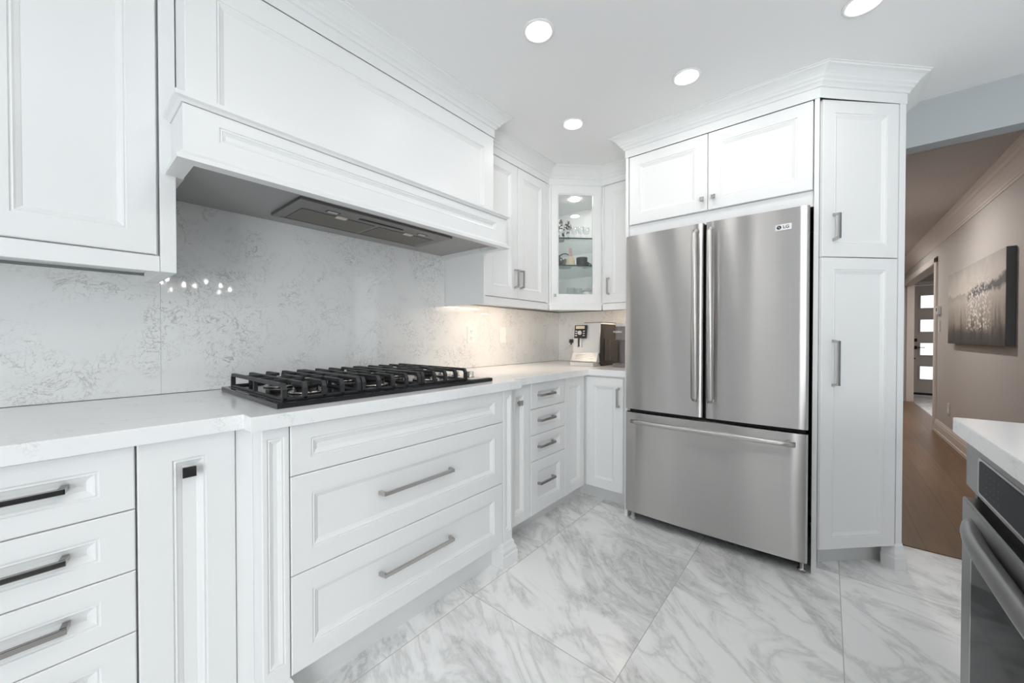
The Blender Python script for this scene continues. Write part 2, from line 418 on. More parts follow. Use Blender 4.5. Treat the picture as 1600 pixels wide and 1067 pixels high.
def bar_pull(bm, fr, a0, z0, a1, z1, d, w=0.013, t=0.009, proj=0.034):
    """square bar handle standing off the face on two splayed legs"""
    horiz = abs(a1-a0) > abs(z1-z0)
    def P(s, c, dd): return fr.p(s, dd, z0+c) if horiz else fr.p(a0+c, dd, s)
    s0, s1 = (a0, a1) if horiz else (min(z0, z1), max(z0, z1))
    h = w/2
    hexa(bm, [P(s, c, dd) for dd in (d+proj-t, d+proj) for s, c in ((s0+.006, -h), (s1-.006, -h), (s1-.006, h), (s0+.006, h))], 0.0012)
    for s, g in ((s0, 1), (s1, -1)):
        x = [s, s+g*0.012, s+g*0.018, s+g*0.006]
        hexa(bm, [P(xx, c, dd) for c in (-h, h) for xx, dd in ((x[0], d), (x[1], d), (x[2], d+proj-t*0.5), (x[3], d+proj-t*0.5))], 0.0008)
def knob(bm, fr, a, z, d, s=0.015):
    lathe_c = fr.p(a, d, z)
    box(bm, fr, a-0.006, a+0.006, d, d+0.018, z-0.006, z+0.006, 0.001)
    hexa(bm, [fr.p(a+x*s*k, d+dd, z+y*s*k) for dd, k in ((0.016, 0.9), (0.027, 1.0)) for x, y in ((-1, -1), (1, -1), (1, 1), (-1, 1))], 0.0012)

# ------------------------------------------------------------------ room shell
YW, XB = 1.96, 3.03          # cooktop wall, far wall
ZC = 2.38
YL, YB_ = 1.262, 1.196       # counter edges
XH0, XH1 = 2.93, 3.03        # header over the hall opening

bm = B(); wbox(bm, -2.7, 2.938, -3.3, 2.06, -0.05, 0.0); struct('floor', bm, 'floor')
bm = B(); wbox(bm, 2.938, 9.63, -1.16, 0.6, -0.05, 0.0); struct('floor_hall', bm, 'oak')
bm = B(); wbox(bm, 6.2, 11.0, -3.1, -1.16, -0.05, 0.0); struct('floor_foyer', bm, 'foyertile')
bm = B(); wbox(bm, -2.7, XH1, -3.3, 2.06, ZC, ZC+0.1); struct('ceiling', bm, 'ceiling')
bm = B(); wbox(bm, XH1, 11.0, -3.1, 0.6, ZC, ZC+0.1); struct('ceiling_hall', bm, 'hallceil')
bm = B(); wbox(bm, -2.7, XB+0.1, YW, YW+0.1, 0, ZC); struct('wall_left', bm, 'wallpaint')
bm = B(); wbox(bm, XB, XB+0.1, -0.20, YW, 0, ZC); struct('wall_back', bm, 'wallpaint')
# header and jambs of the opening to the hall
bm = B(); wbox(bm, XH0, XH1, -1.9, -0.22, 2.148, ZC); wbox(bm, XH0, XH1, -0.27, -0.20, 0, 2.148); wbox(bm, XH0, XH1, -3.3, -1.9, 0, ZC)
struct('wall_opening', bm, 'wallpaint')
# walls behind the camera, with an opening for the invented window
bm = B()
wbox(bm, -2.7, -2.6, -3.3, -2.75, 0, ZC); wbox(bm, -2.7, -2.6, -0.55, YW, 0, ZC); wbox(bm, -2.7, -2.6, -2.75, -0.55, 0, 0.1); wbox(bm, -2.7, -2.6, -2.75, -0.55, 2.2, ZC)
struct('wall_rear', bm, 'wallpaint')
bm = B()
wbox(bm, -2.6, XH0, -3.3, -3.2, 0, ZC)
struct('wall_right', bm, 'wallpaint')
def window(n, fr, a0, a1, z0, z1, bars):
    bm = B()
    for s in (a0, a1-0.05): box(bm, fr, s, s+0.05, -0.08, -0.02, z0, z1, 0.003)
    for z in (z0, z1-0.05): box(bm, fr, a0+0.05, a1-0.05, -0.08, -0.02, z, z+0.05, 0.003)
    for k in range(1, bars):
        x = a0+(a1-a0)*k/bars; box(bm, fr, x-0.02, x+0.02, -0.075, -0.025, z0+0.05, z1-0.05, 0.002)
    o = struct(n, bm, 'white')
    bm = B(); box(bm, fr, a0+0.05, a1-0.05, -0.052, -0.048, z0+0.05, z1-0.05); struct('pane', bm, 'pane', o)
window('window_1', Fr((-2.6, 0), (0, 1), (1, 0)), -2.75, -0.55, 0.1, 2.2, 3)  # invented window framing the added daylight fill

# hall and foyer
YH = -1.01
bm = B(); wbox(bm, XH1, 6.86, YH-0.12, YH, 0, ZC); wbox(bm, 6.86, 9.63, YH-0.12, YH, 2.04, ZC); struct('wall_hall', bm, 'hallwall')
bm = B(); wbox(bm, XH1, 9.63, 0.25, 0.37, 0, ZC); struct('wall_hall_left', bm, 'hallwall')
bm = B(); wbox(bm, 9.63, 10.85, -1.163, 0.37, 0, ZC); struct('wall_hall_end', bm, 'hallwall')
bm = B()
wbox(bm, 10.85, 10.97, -1.26, -1.163, 0, ZC); wbox(bm, 10.85, 10.97, -2.24, -1.26, 2.17, ZC); wbox(bm, 10.85, 10.97, -3.1, -2.24, 0, ZC)
struct('wall_foyer', bm, 'hallwall')
bm = B(); wbox(bm, 6.2, 10.97, -3.1, -3.0, 0, ZC); struct('wall_foyer_right', bm, 'hallwall')
bm = B(); wbox(bm, 6.2, 6.3, -3.0, YH-0.12, 0, ZC); struct('wall_foyer_near', bm, 'hallwall')

def baseprof(h): return [(0, 0), (0.018, 0), (0.018, 0.03), (0.014, 0.034), (0.014, h*0.68), (0.011, h*0.74), (0.012, h*0.8), (0.006, h*0.93), (0.004, h), (0, h)]
bm = B(); sweep(bm, [(6.77, YH), (XH1+0.002, YH)], baseprof(0.155), 1); struct('baseboard_hall', bm, 'casing')
HC = [(0, 2.232), (0.006, 2.232), (0.010, 2.245), (0.016, 2.25), (0.02, 2.262), (0.04, 2.29), (0.065, 2.32), (0.075, 2.328), (0.085, 2.345), (0.10, 2.352), (0.105, ZC), (0, ZC)]
bm = B(); sweep(bm, [(9.6, YH), (XH1+0.002, YH)], HC, 1); struct('trim_1', bm, 'casing')
bm = B()
wbox(bm, 6.77, 6.865, YH, YH+0.02, 0, 2.10, 0.004); wbox(bm, 6.77, 9.63, YH, YH+0.02, 2.035, 2.11, 0.004); wbox(bm, 6.845, 6.865, YH-0.12, YH, 0, 2.04)
struct('trim_2', bm, 'casing')
bm = B(); wbox(bm, 10.825, 10.85, -1.285, -1.20, 0, 2.22, 0.003); wbox(bm, 10.825, 10.85, -2.30, -2.215, 0, 2.22, 0.003); wbox(bm, 10.825, 10.85, -2.215, -1.285, 2.15, 2.22, 0.003)
wbox(bm, 9.612, 9.63, -1.163, -1.07, 0, 2.05, 0.003)
struct('trim_3', bm, 'casing')
# front door with four lit panes
fd = Fr((10.80, 0), (0, -1), (-1, 0))
bm = B()
panes = [(1.705, 1.945), (1.245, 1.475), (0.79, 1.02), (0.32, 0.565)]
box(bm, fd, 1.29, 1.39, -0.045, 0, 0.05, 2.145); box(bm, fd, 1.75, 2.21, -0.045, 0, 0.05, 2.145)
zs = [0.05] + [z for p_ in reversed(panes) for z in p_] + [2.145]
for i in range(0, len(zs), 2): box(bm, fd, 1.39, 1.75, -0.045, 0, zs[i], zs[i+1])
door = struct('door_1', bm, 'frontdoor', label='grey front door with four stacked frosted panes')
for z0, z1 in panes:
    bm = B(); box(bm, fd, 1.39, 1.75, -0.03, -0.022, z0, z1); struct('pane', bm, 'pane_light', door)
    bm = B()
    for a, b_ in ((1.365, 1.39), (1.75, 1.775)): box(bm, fd, a, b_, 0, 0.012, z0-0.025, z1+0.025, 0.003)
    for a, b_ in ((z0-0.025, z0), (z1, z1+0.025)): box(bm, fd, 1.39, 1.75, 0, 0.012, a, b_, 0.003)
    struct('pane_frame', bm, 'frontdoor', door)
bm = B(); box(bm, fd, 1.30, 1.345, 0, 0.02, 1.05, 1.11, 0.003); struct('deadbolt', bm, 'rubber', door)
bm = B(); box(bm, fd, 1.30, 1.345, 0, 0.02, 0.905, 0.965, 0.003); box(bm, fd, 1.31, 1.45, 0.04, 0.055, 0.927, 0.942, 0.003); box(bm, fd, 1.315, 1.33, 0.02, 0.05, 0.927, 0.942); struct('handle', bm, 'rubber', door)
bm = B(); lathe(bm, fd.p(1.312, 0, 0.72), [(0.014, 0), (0.014, -0.012), (0.0, -0.014)], 12, 'x'); struct('door_stop', bm, 'rubber', door)
bm = B(); box(bm, fd, 1.29, 2.21, -0.04, 0.006, 0.004, 0.05); struct('sweep', bm, 'rubber', door)
# oak threshold strip where tile meets planks
bm = B(); wbox(bm, 2.935, 3.005, -1.9, -0.275, 0, 0.006, 0.002); struct('trim_4', bm, 'oak')

# ------------------------------------------------------------------ backsplash slabs
def slab(name, fn, label):
    bm = B(); fn(bm); return tag(obj(name, bm, 'splash'), label, 'backsplash')
slab('backsplash', lambda bm: wbox(bm, -1.2, 0.2482, YW-0.012, YW-0.001, 0.917, 1.36), 'veined quartz backsplash slab left of the joint below the left wall cabinet')
slab('backsplash', lambda bm: (wbox(bm, 0.2488, 1.64, YW-0.012, YW-0.001, 0.917, 1.665), wbox(bm, 1.64, 3.028, YW-0.012, YW-0.001, 0.917, 1.36)), 'long veined quartz backsplash slab behind the gas cooktop and outlets')
slab('backsplash', lambda bm: wbox(bm, XB-0.012, XB-0.001, 0.986, YW-0.013, 0.917, 1.36), 'narrow quartz backsplash slab behind the coffee machines')

# ------------------------------------------------------------------ base cabinets on the cooktop wall
ZT = 0.871; ZB = 0.112
fa = FA(1.288); dF = 0.0       # door fronts reach d = 0
fb = FA(1.220)
Gs = 0.0015
def base_body(t, fr, a0, a1, back, toe=True):
    part('carcass', 'white', t, box, fr, a0+0.001, a1-0.001, -back, -0.022, 0.105, 0.872)
    if toe: part('toe_kick', 'toe', t, box, fr, a0+0.001, a1-0.001, -back+0.02, -0.095, 0.0, 0.105)
def drawer(t, fr, a0, a1, z0, z1, hx=None, st=0.058, rail=0.045, hz=None, mat='nickel', name='drawer'):
    d = part(name, 'white', t, panel, fr, a0+Gs, a1-Gs, z0+Gs, z1-Gs, -0.020, 0.0, st, rail)
    if hx: part('handle', mat, d, bar_pull, fr, hx[0], hz if hz else (z0+z1)/2, hx[1], hz if hz else (z0+z1)/2, -0.011)
    return d
BK = 0.655
t = thing('drawer_cabinet', (-0.15, 1.6, 0), 'white four-drawer base cabinet at the far left, partly out of frame', 'base cabinet')
base_body(t, fa, -0.42, 0.117, BK)
for z0, z1 in ((0.715, ZT), (0.566, 0.715), (0.416, 0.566), (ZB, 0.416)):
    drawer(t, fa, -0.42, 0.117, z0, z1, (-0.305, 0.012), mat='chrome', hz=z1-0.073)
t = thing('narrow_base_cabinet', (0.24, 1.6, 0), 'narrow white pull-out cabinet with square knob left of the cooktop drawers', 'base cabinet')
base_body(t, fa, 0.117, 0.3195, BK)
d = part('door', 'white', t, panel, fa, 0.1195, 0.318, ZB, ZT, -0.020, 0.0, 0.064, 0.056)
part('knob', 'chrome', d, knob, fa, 0.2155, 0.782, -0.011, 0.0145)

t = thing('cooktop_drawer_cabinet', (0.91, 1.55, 0), 'projecting white three-drawer cabinet with fluted pilasters under the cooktop', 'base cabinet')
part('carcass', 'white', t, box, fb, 0.3625, 1.463, -0.72, -0.022, 0.105, 0.872)
part('toe_kick', 'toe', t, box, fb, 0.44, 1.39, -0.70, -0.060, 0.0, 0.105)
drawer(t, fb, 0.436, 1.392, 0.7165, ZT, None, 0.058, 0.046)
drawer(t, fb, 0.436, 1.392, 0.417, 0.7165, (0.728, 1.066), 0.060, 0.062, 0.575)
drawer(t, fb, 0.436, 1.392, 0.119, 0.417, (0.728, 1.066), 0.060, 0.062, 0.283)
for a0, a1 in ((0.3625, 0.434), (1.3945, 1.463)):
    p_ = part('pilaster', 'white', t, panel, fb, a0, a1, 0.112, ZT, -0.0215, 0.0, 0.013, 0.03, 0.055, None, 0.007, 0.016)
    pf = [(0, 0.0), (0.020, 0.0), (0.020, 0.058), (0.016, 0.062), (0.016, 0.078), (0.007, 0.092), (0.006, 0.108), (0.0, 0.118)]
    bm = B(); box(bm, fb, a0, a1, -0.10, 0.0, 0.0, 0.112)
    sweep(bm, [(a0, 1.32), (a0, 1.220), (a1, 1.220), (a1, 1.32)], pf, 1); obj('plinth_block', bm, 'white', p_)

for a0, a1 in ((0.3205, 0.3620), (1.4635, 1.4985)): part('filler_strip', 'white', t, box, fa, a0, a1, -0.022, -0.006, 0.105, ZT)
t = thing('narrow_base_cabinet', (1.58, 1.6, 0), 'narrow white pull-out cabinet with square knob right of the cooktop drawers', 'base cabinet')
base_body(t, fa, 1.499, 1.710, BK)
d = part('door', 'white', t, panel, fa, 1.5, 1.7075, ZB, ZT, -0.020, 0.0, 0.064, 0.056)
part('knob', 'chrome', d, knob, fa, 1.606, 0.775, -0.011, 0.0145)
t = thing('drawer_cabinet', (1.89, 1.6, 0), 'white four-drawer base cabinet near the inner corner of the counter', 'base cabinet')
base_body(t, fa, 1.710, 2.074, BK)
for i, (z0, z1) in enumerate(((0.720, ZT), (0.570, 0.720), (0.420, 0.570), (ZB, 0.420))):
    drawer(t, fa, 1.711, 2.073, z0, z1, (1.775, 1.945), 0.062, 0.045 if i < 3 else 0.06, hz=(0.797, 0.650, 0.498, 0.283)[i], mat='chrome')
t = thing('corner_base_cabinet', (2.6, 1.5, 0), 'white corner base cabinet with two hinged doors beside the refrigerator', 'base cabinet')
bm = B(); prism(bm, [(2.075, 1.31), (2.364, 1.31), (2.364, 0.988), (3.01, 0.988), (3.01, 1.94), (2.075, 1.94)], 0.105, 0.872); obj('carcass', bm, 'white', t)
bm = B(); prism(bm, [(2.075, 1.383), (2.437, 1.383), (2.437, 0.988), (2.9, 0.988), (2.9, 1.9), (2.075, 1.9)], 0.0, 0.105); obj('toe_kick', bm, 'toe', t)
part('door', 'white', t, panel, fa, 2.0765, 2.320, ZB, ZT, -0.020, 0.0, 0.058, 0.056)
fbB = FB(2.342)
d = part('door', 'white', t, panel, fbB, -1.286, -1.018, ZB, 0.862, -0.020, 0.0, 0.058, 0.056)
part('handle', 'nickel', d, bar_pull, fbB, -1.045, 0.672, -1.045, 0.803, 0.0)

# counters
bm = B()
prism(bm, [(-0.9, YW-0.001), (-0.9, YL), (0.330, YL), (0.330, YB_), (1.513, YB_), (1.513, YL), (2.335, YL), (2.335, 0.987), (XB-0.001, 0.987), (XB-0.001, YW-0.001)], 0.873, 0.915, 0.003)
o = obj('countertop', bm, 'counter'); tag(o, 'long white quartz countertop wrapping the inner corner under the cooktop', 'countertop')

# ------------------------------------------------------------------ gas cooktop
CX0, CX1, CY0, CY1 = 0.420, 1.375, 1.272, 1.885
t = thing('gas_cooktop', (0.9, 1.58, 0.915), 'black gas cooktop with cast iron grates set in the quartz counter', 'cooktop')
bm = B(); wbox(bm, CX0, CX1, CY0, CY1, 0.9152, 0.932, 0.003); obj('tray', bm, 'enamel', t)
bm = B(); wbox(bm, CX0+0.02, CX1-0.16, CY0+0.02, CY1-0.02, 0.932, 0.9335); obj('burner_plate', bm, 'enamel', t)
bm = B(); wbox(bm, CX1-0.135, CX1-0.012, CY0+0.012, CY1-0.012, 0.932, 0.9345, 0.001); obj('control_strip', bm, 'steel', t)
GX0, GX1, GY0, GY1 = CX0+0.022, CX1-0.140, CY0+0.030, CY1-0.03
gw = (GX1-GX0)/3
def finger(bm, x, ys, z=0.975, hw=0.0075):
    """bar running back from ys[0] to ys[1]"""
    wbox(bm, x-hw, x+hw, ys[0], ys[1], z, z+0.012, 0.002)
def post(bm, x, y, s, hw=0.0075):
    """rounded leg at the front (s=1) or back (s=-1) of a finger"""
    wbox(bm, x-hw, x+hw, min(y, y+s*0.013), max(y, y+s*0.013), 0.933, 0.970, 0.002)
    hexa(bm, [(x-hw, y, 0.968), (x+hw, y, 0.968), (x+hw, y+s*0.013, 0.968), (x-hw, y+s*0.013, 0.968),
              (x-hw, y+s*0.012, 0.987), (x+hw, y+s*0.012, 0.987), (x+hw, y+s*0.03, 0.987), (x-hw, y+s*0.03, 0.987)], 0.0015)
for k in range(3):
    x0, x1 = GX0+k*gw+0.003, GX0+(k+1)*gw-0.003
    xs = [x0+0.0065+(x1-x0-0.013)*i/4 for i in range(5)]
    yc = (GY0+GY1)/2; xc = (x0+x1)/2
    bm = B()
    wbox(bm, x0, x1, GY0, GY0+0.011, 0.9335, 0.942, 0.002); wbox(bm, x0, x1, GY1-0.011, GY1, 0.9335, 0.942, 0.002)
    wbox(bm, x0, x0+0.011, GY0, GY1, 0.9335, 0.940, 0.002); wbox(bm, x1-0.011, x1, GY0, GY1, 0.9335, 0.940, 0.002)
    for i, x in enumerate(xs):
        post(bm, x, GY0, 1); post(bm, x, GY1, -1)
        if i in (0, 4):
            finger(bm, x, (GY0+0.016, GY1-0.016))
            wbox(bm, x-0.0065, x+0.0065, yc-0.006, yc+0.006, 0.933, 0.976, 0.002)
        else:
            if i == 2:
                finger(bm, x, (GY0+0.016, GY0+0.125)); finger(bm, x, (yc-0.085, yc+0.085)); finger(bm, x, (GY1-0.125, GY1-0.016))
            else: finger(bm, x, (GY0+0.016, GY1-0.016))
    for yb in (GY0+0.15, GY1-0.15):
        wbox(bm, x0+0.012, x0+0.115, yb-0.006, yb+0.006, 0.975, 0.987, 0.002); wbox(bm, x1-0.115, x1-0.012, yb-0.006, yb+0.006, 0.975, 0.987, 0.002)
    wbox(bm, x0+0.008, x1-0.008, yc-0.006, yc+0.006, 0.974, 0.986, 0.002)
    obj('grate', bm, 'iron', t)
    for yb in (GY0+0.15, GY1-0.15):
        bm = B(); lathe(bm, (xc, yb, 0.9335), [(0.058, 0), (0.058, 0.006), (0.05, 0.010), (0.044, 0.010), (0.042, 0.024), (0.0, 0.024)], 32); bu = obj('burner', bm, 'nickel', t)
        bm = B(); lathe(bm, (xc, yb, 0.9578), [(0.043, 0), (0.046, 0.004), (0.044, 0.011), (0.0, 0.013)], 32); obj('burner_cap', bm, 'iron', bu)
for i in range(5):
    bm = B(); lathe(bm, (CX1-0.072, CY0+0.085+i*0.108, 0.9345), [(0.021, 0), (0.021, 0.004), (0.017, 0.007), (0.016, 0.028), (0.013, 0.030), (0.0, 0.030)], 24); obj('knob', bm, 'nickel', t)

# ------------------------------------------------------------------ crown profiles
def crownprof(zf, proj=0.082):
    H = ZC-zf
    f = [(0, 0), (0.003, 0.0), (0.003, 0.38), (0.010, 0.40), (0.012, 0.45), (0.017, 0.50), (0.026, 0.545), (0.028, 0.60), (0.036, 0.66), (0.040, 0.72), (0.050, 0.80), (0.062, 0.87), (0.074, 0.91), (0.076, 0.955), (proj, 0.965), (proj, 1.0), (0, 1.0)]
    return [(u, zf+v*H) for u, v in f]

# ------------------------------------------------------------------ wall cabinets on the cooktop wall
fu = FA(1.59)
ZU = 2.262; ZD = 1.388; ZV = 1.336
t = thing('wall_cabinet', (-0.1, 1.78, ZV), 'white wall cabinet at the left edge, left of the range hood', 'wall cabinet')
part('carcass', 'white', t, box, fu, -0.48, 0.203, -0.357, -0.022, 1.37, 2.30)
part('end_panel', 'white', t, box, fu, 0.204, 0.242, -0.357, 0.0, ZV, 2.30, 0.0015)
part('light_valance', 'white', t, box, fu, -0.48, 0.203, -0.022, -0.004, ZV, 1.384, 0.0015)
part('door', 'white', t, panel, fu, -0.478, -0.146, ZD, ZU, -0.020, 0.0, 0.064)
part('door', 'white', t, panel, fu, -0.142, 0.197, ZD, ZU, -0.020, 0.0, 0.064)

# range hood
fh = FA(1.462)
t = thing('range_hood', (0.93, 1.7, 1.64), 'large white panelled mantel range hood with crown above the cooktop', 'range hood')
part('chimney_box', 'white', t, box, fh, 0.245, 1.589, -0.48, -0.021, 1.6725, 2.30)
part('chimney_panel', 'white', t, panel, fh, 0.245, 1.589, 1.826, ZU, -0.020, 0.0, 0.076, 0.080, 0.012, 0.078)
fm = FA(1.418)
bm = B(); panel(bm, fm, 0.232, 1.644, 1.666, 1.806, -0.020, 0.0, 0.085, 0.038, 0.055, None, 0.008, 0.016); obj('mantel_board', bm, 'white', t)
for a0, a1 in ((0.232, 0.2445), (1.5895, 1.644)): part('mantel_return', 'white', t, box, fm, a0, a1, -0.17, -0.0205, 1.666, 1.806)
bm = B()
sweep(bm, [(0.232, 1.5885), (0.232, 1.418), (1.644, 1.418), (1.644, 1.5885)], [(-0.2*0+0, 1.806), (0.004, 1.804), (0.010, 1.811), (0.019, 1.816), (0.019, 1.828), (0, 1.828)], 1)
wbox(bm, 0.233, 1.643, 1.419, 1.588, 1.808, 1.8278)
obj('mantel_shelf', bm, 'white', t)
bm = B()
sweep(bm, [(0.232, 1.5885), (0.232, 1.418), (1.644, 1.418), (1.644, 1.5885)], [(-0.028, 1.640), (0.016, 1.640), (0.016, 1.654), (0.009, 1.660), (0.004, 1.667), (-0.028, 1.667)], 1)
obj('mantel_base', bm, 'white', t)
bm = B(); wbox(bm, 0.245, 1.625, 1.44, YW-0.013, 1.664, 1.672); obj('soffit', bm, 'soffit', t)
for a0, a1 in ((1.61, 1.639), (0.243, 0.262)): part('side_rail', 'white', t, wbox, a0, a1, 1.592, YW-0.013, 1.640, 1.668)
IX0, IX1, IY0, IY1, IZ = 0.585, 1.335, 1.525, 1.83, 1.652
bm = B(); wbox(bm, IX0, IX1, IY0, IY1, IZ, 1.664, 0.002); ins = obj('extractor', bm, 'hoodsteel', t)
xm = (IX0+IX1)/2
for a, b_ in ((IX0+0.045, xm-0.010), (xm+0.010, IX1-0.045)):
    bm = B(); wbox(bm, a, b_, IY0+0.10, IY1-0.03, IZ-0.002, IZ+0.004); obj('grease_filter', bm, 'filter', ins)
    bm = B(); c = (a+b_)/2; wbox(bm, c-0.022, c+0.022, IY0+0.085, IY0+0.112, IZ-0.006, IZ-0.0005, 0.001); obj('filter_clip', bm, 'offwhite', ins)
for c in (IX0+0.15, IX1-0.15):
    bm = B(); wbox(bm, c-0.028, c+0.028, IY0+0.045, IY0+0.072, IZ-0.001, IZ+0.003); o = obj('lamp_housing', bm, 'black', ins)
    bm = B(); wbox(bm, c-0.020, c+0.020, IY0+0.05, IY0+0.067, IZ-0.0025, IZ-0.0005); obj('lamp', bm, 'palegrey', ins)
bm = B(); wbox(bm, xm-0.11, xm+0.11, IY0+0.05, IY0+0.066, IZ-0.003, IZ-0.0002, 0.001); obj('switch_strip', bm, 'black', ins)
bm = B()
wbox(bm, IX0+0.03, IX1-0.03, IY1-0.024, IY1-0.018, IZ-0.003, IZ+0.001)
obj('filter_trim', bm, 'nickel', ins)

# right wall cabinet
t = thing('wall_cabinet', (1.98, 1.78, ZV), 'white two-door wall cabinet between the range hood and the glass corner cabinet', 'wall cabinet')
part('carcass', 'white', t, box, fu, 1.655, 2.329, -0.357, -0.022, 1.37, 2.30)
part('end_panel', 'white', t, box, fu, 1.640, 1.6545, -0.357, -0.001, ZV, 2.30, 0.001)
part('light_valance', 'white', t, box, fu, 1.655, 2.329, -0.022, -0.004, ZV, 1.384, 0.0015)
d = part('door', 'white', t, panel, fu, 1.6565, 1.9620, ZD, ZU, -0.020, 0.0, 0.062)
part('handle', 'nickel', d, bar_pull, fu, 1.934, 1.455, 1.934, 1.583, 0.0)
d = part('door', 'white', t, panel, fu, 1.9655, 2.294, ZD, ZU, -0.020, 0.0, 0.062)
part('handle', 'nickel', d, bar_pull, fu, 1.9945, 1.455, 1.9945, 1.583, 0.0)
part('filler_strip', 'white', t, box, fu, 2.2965, 2.329, -0.021, -0.003, 1.386, ZU)

# glass corner cabinet
OG = (2.331, 1.589)
fg = FD(OG)
XU = 2.618
LD = 0.405
t = thing('glass_corner_cabinet', (2.6, 1.6, ZV), 'diagonal white corner wall cabinet with glass door showing dishes on shelves', 'wall cabinet')
pent = [(2.3315, 1.589), (2.3315, YW-0.013), (XB-0.013, YW-0.013), (XB-0.013, 1.304), (XU, 1.304)]
bm = B(); prism(bm, pent, 1.372, 1.392); obj('bottom_board', bm, 'white', t)
bm = B(); prism(bm, pent, 2.262, 2.282); obj('top_board', bm, 'white', t)
bm = B(); wbox(bm, 2.332, XB-0.013, YW-0.02, YW-0.013, 1.392, 2.262); wbox(bm, XB-0.02, XB-0.013, 1.304, YW-0.02, 1.392, 2.262); obj('back_board', bm, 'white', t)
part('light_valance', 'white', t, box, fg, 0.004, LD-0.003, -0.020, -0.004, ZV, 1.384, 0.0015)
for a0, a1 in ((0.001, 0.014), (0.399, LD-0.001)): part('side_stile', 'white', t, box, fg, a0, a1, -0.021, -0.003, 1.386, ZU)
bm = B()
g0, g1, gz0, gz1 = 0.074, 0.333, 1.456, 2.192
def frame(bm, fr, a0, a1, z0, z1, b0, b1, c0, c1, d0, d1):
    rings = []
    for aa0, aa1, zz0, zz1, d in ((a0, a1, z0, z1, d0), (a0, a1, z0, z1, d1-0.0025), (a0+0.0025, a1-0.0025, z0+0.0025, z1-0.0025, d1), (b0-0.010, b1+0.010, c0-0.010, c1+0.010, d1), (b0-0.008, b1+0.008, c0-0.008, c1+0.008, d1-0.003), (b0, b1, c0, c1, d1-0.008), (b0, b1, c0, c1, d0)):
        rings.append([bm.verts.new(fr.p(x, d, z)) for x, z in ((aa0, zz0), (aa1, zz0), (aa1, zz1), (aa0, zz1))])
    fs = []
    for A, Bq in zip(rings, rings[1:]+rings[:1]):
        for i in range(4): fs.append(bm.faces.new((A[i], A[(i+1) % 4], Bq[(i+1) % 4], Bq[i])))
    bmesh.ops.recalc_face_normals(bm, faces=fs)
frame(bm, fg, 0.016, 0.397, ZD, ZU, g0, g1, gz0, gz1, -0.020, 0.0)
d = obj('door', bm, 'white', t)
bm = B(); box(bm, fg, g0-0.004, g1+0.004, -0.016, -0.012, gz0-0.004, gz1+0.004); obj('glass_pane', bm, 'pane', d)
part('knob', 'nickel', d, knob, fg, 0.040, 1.442, 0.0, 0.0095)
# interior shelves
ins_p = [(2.345, 1.612), (2.345, YW-0.022), (XB-0.022, YW-0.022), (XB-0.022, 1.318), (2.639, 1.318)]
ZS = (1.392, 1.676, 1.880)
for z in ZS[1:]:
    bm = B(); prism(bm, ins_p, z-0.007, z); sh = obj('glass_shelf', bm, 'shelfglass', t)
    bm = B(); box(bm, fg, 0.028, 0.400, -0.0255, -0.0245, z-0.0085, z+0.0012); obj('shelf_edge', bm, 'shelfedge', sh)
for x, y in ((2.50, 1.62), (2.72, 1.60)):
    bm = B(); lathe(bm, (x, y, 2.2615), [(0.035, 0), (0.035, -0.006), (0.0, -0.007)], 24); obj('puck_light', bm, 'lamp', t)

# wall cabinet on the far wall
fB = FB(XU)
t = thing('wall_cabinet', (2.83, 1.14, ZV), 'white single-door wall cabinet between the glass cabinet and the refrigerator surround', 'wall cabinet')
part('carcass', 'white', t, box, fB, -1.302, -0.987, -0.39, -0.022, 1.37, 2.30)
part('light_valance', 'white', t, box, fB, -1.302, -0.987, -0.022, -0.004, ZV, 1.384, 0.0015)
part('side_stile', 'white', t, box, fB, -1.303, -1.290, -0.021, -0.003, 1.386, ZU)
d = part('door', 'white', t, panel, fB, -1.288, -0.990, ZD, ZU, -0.020, 0.0, 0.062)
part('handle', 'nickel', d, bar_pull, fB, -1.250, 1.447, -1.250, 1.577, 0.0)

# crown over the wall cabinets
bm = B()
sweep(bm, [(-0.48, 1.59), (0.2435, 1.59), (0.2435, 1.462), (1.590, 1.462), (1.590, 1.59), (2.331, 1.59), (XU, 1.3035), (XU, 0.9865)], crownprof(ZU+0.001), 1)
struct('trim_5', bm, 'crown')

# ------------------------------------------------------------------ refrigerator surround and pantry
XF = 2.298
ff = FB(XF)
t = thing('refrigerator_surround_cabinet', (2.65, 0.51, 0), 'white cabinet with two knobbed doors and tall side panels above the refrigerator', 'wall cabinet')
part('side_panel', 'white', t, box, ff, -0.985, -0.966, -0.72, 0.0, 0.0, 2.257, 0.001)
part('side_panel', 'white', t, box, ff, -0.055, -0.036, -0.70, 0.0, 0.0, 2.257, 0.001)
part('carcass', 'white', t, box, ff, -0.965, -0.056, -0.72, -0.022, 1.785, 2.257)
part('bottom_rail', 'white', t, box, ff, -0.965, -0.056, -0.030, -0.016, 1.757, 1.832, 0.001)
fk = FB(XF)
d = part('door', 'white', t, panel, fk, -0.961, -0.5155, 1.834, 2.255, -0.020, 0.0, 0.060)
part('knob', 'nickel', d, knob, fk, -0.539, 1.895, 0.0, 0.011)
d = part('door', 'white', t, panel, fk, -0.5125, -0.060, 1.834, 2.255, -0.020, 0.0, 0.060)
part('knob', 'nickel', d, knob, fk, -0.482, 1.897, 0.0, 0.011)

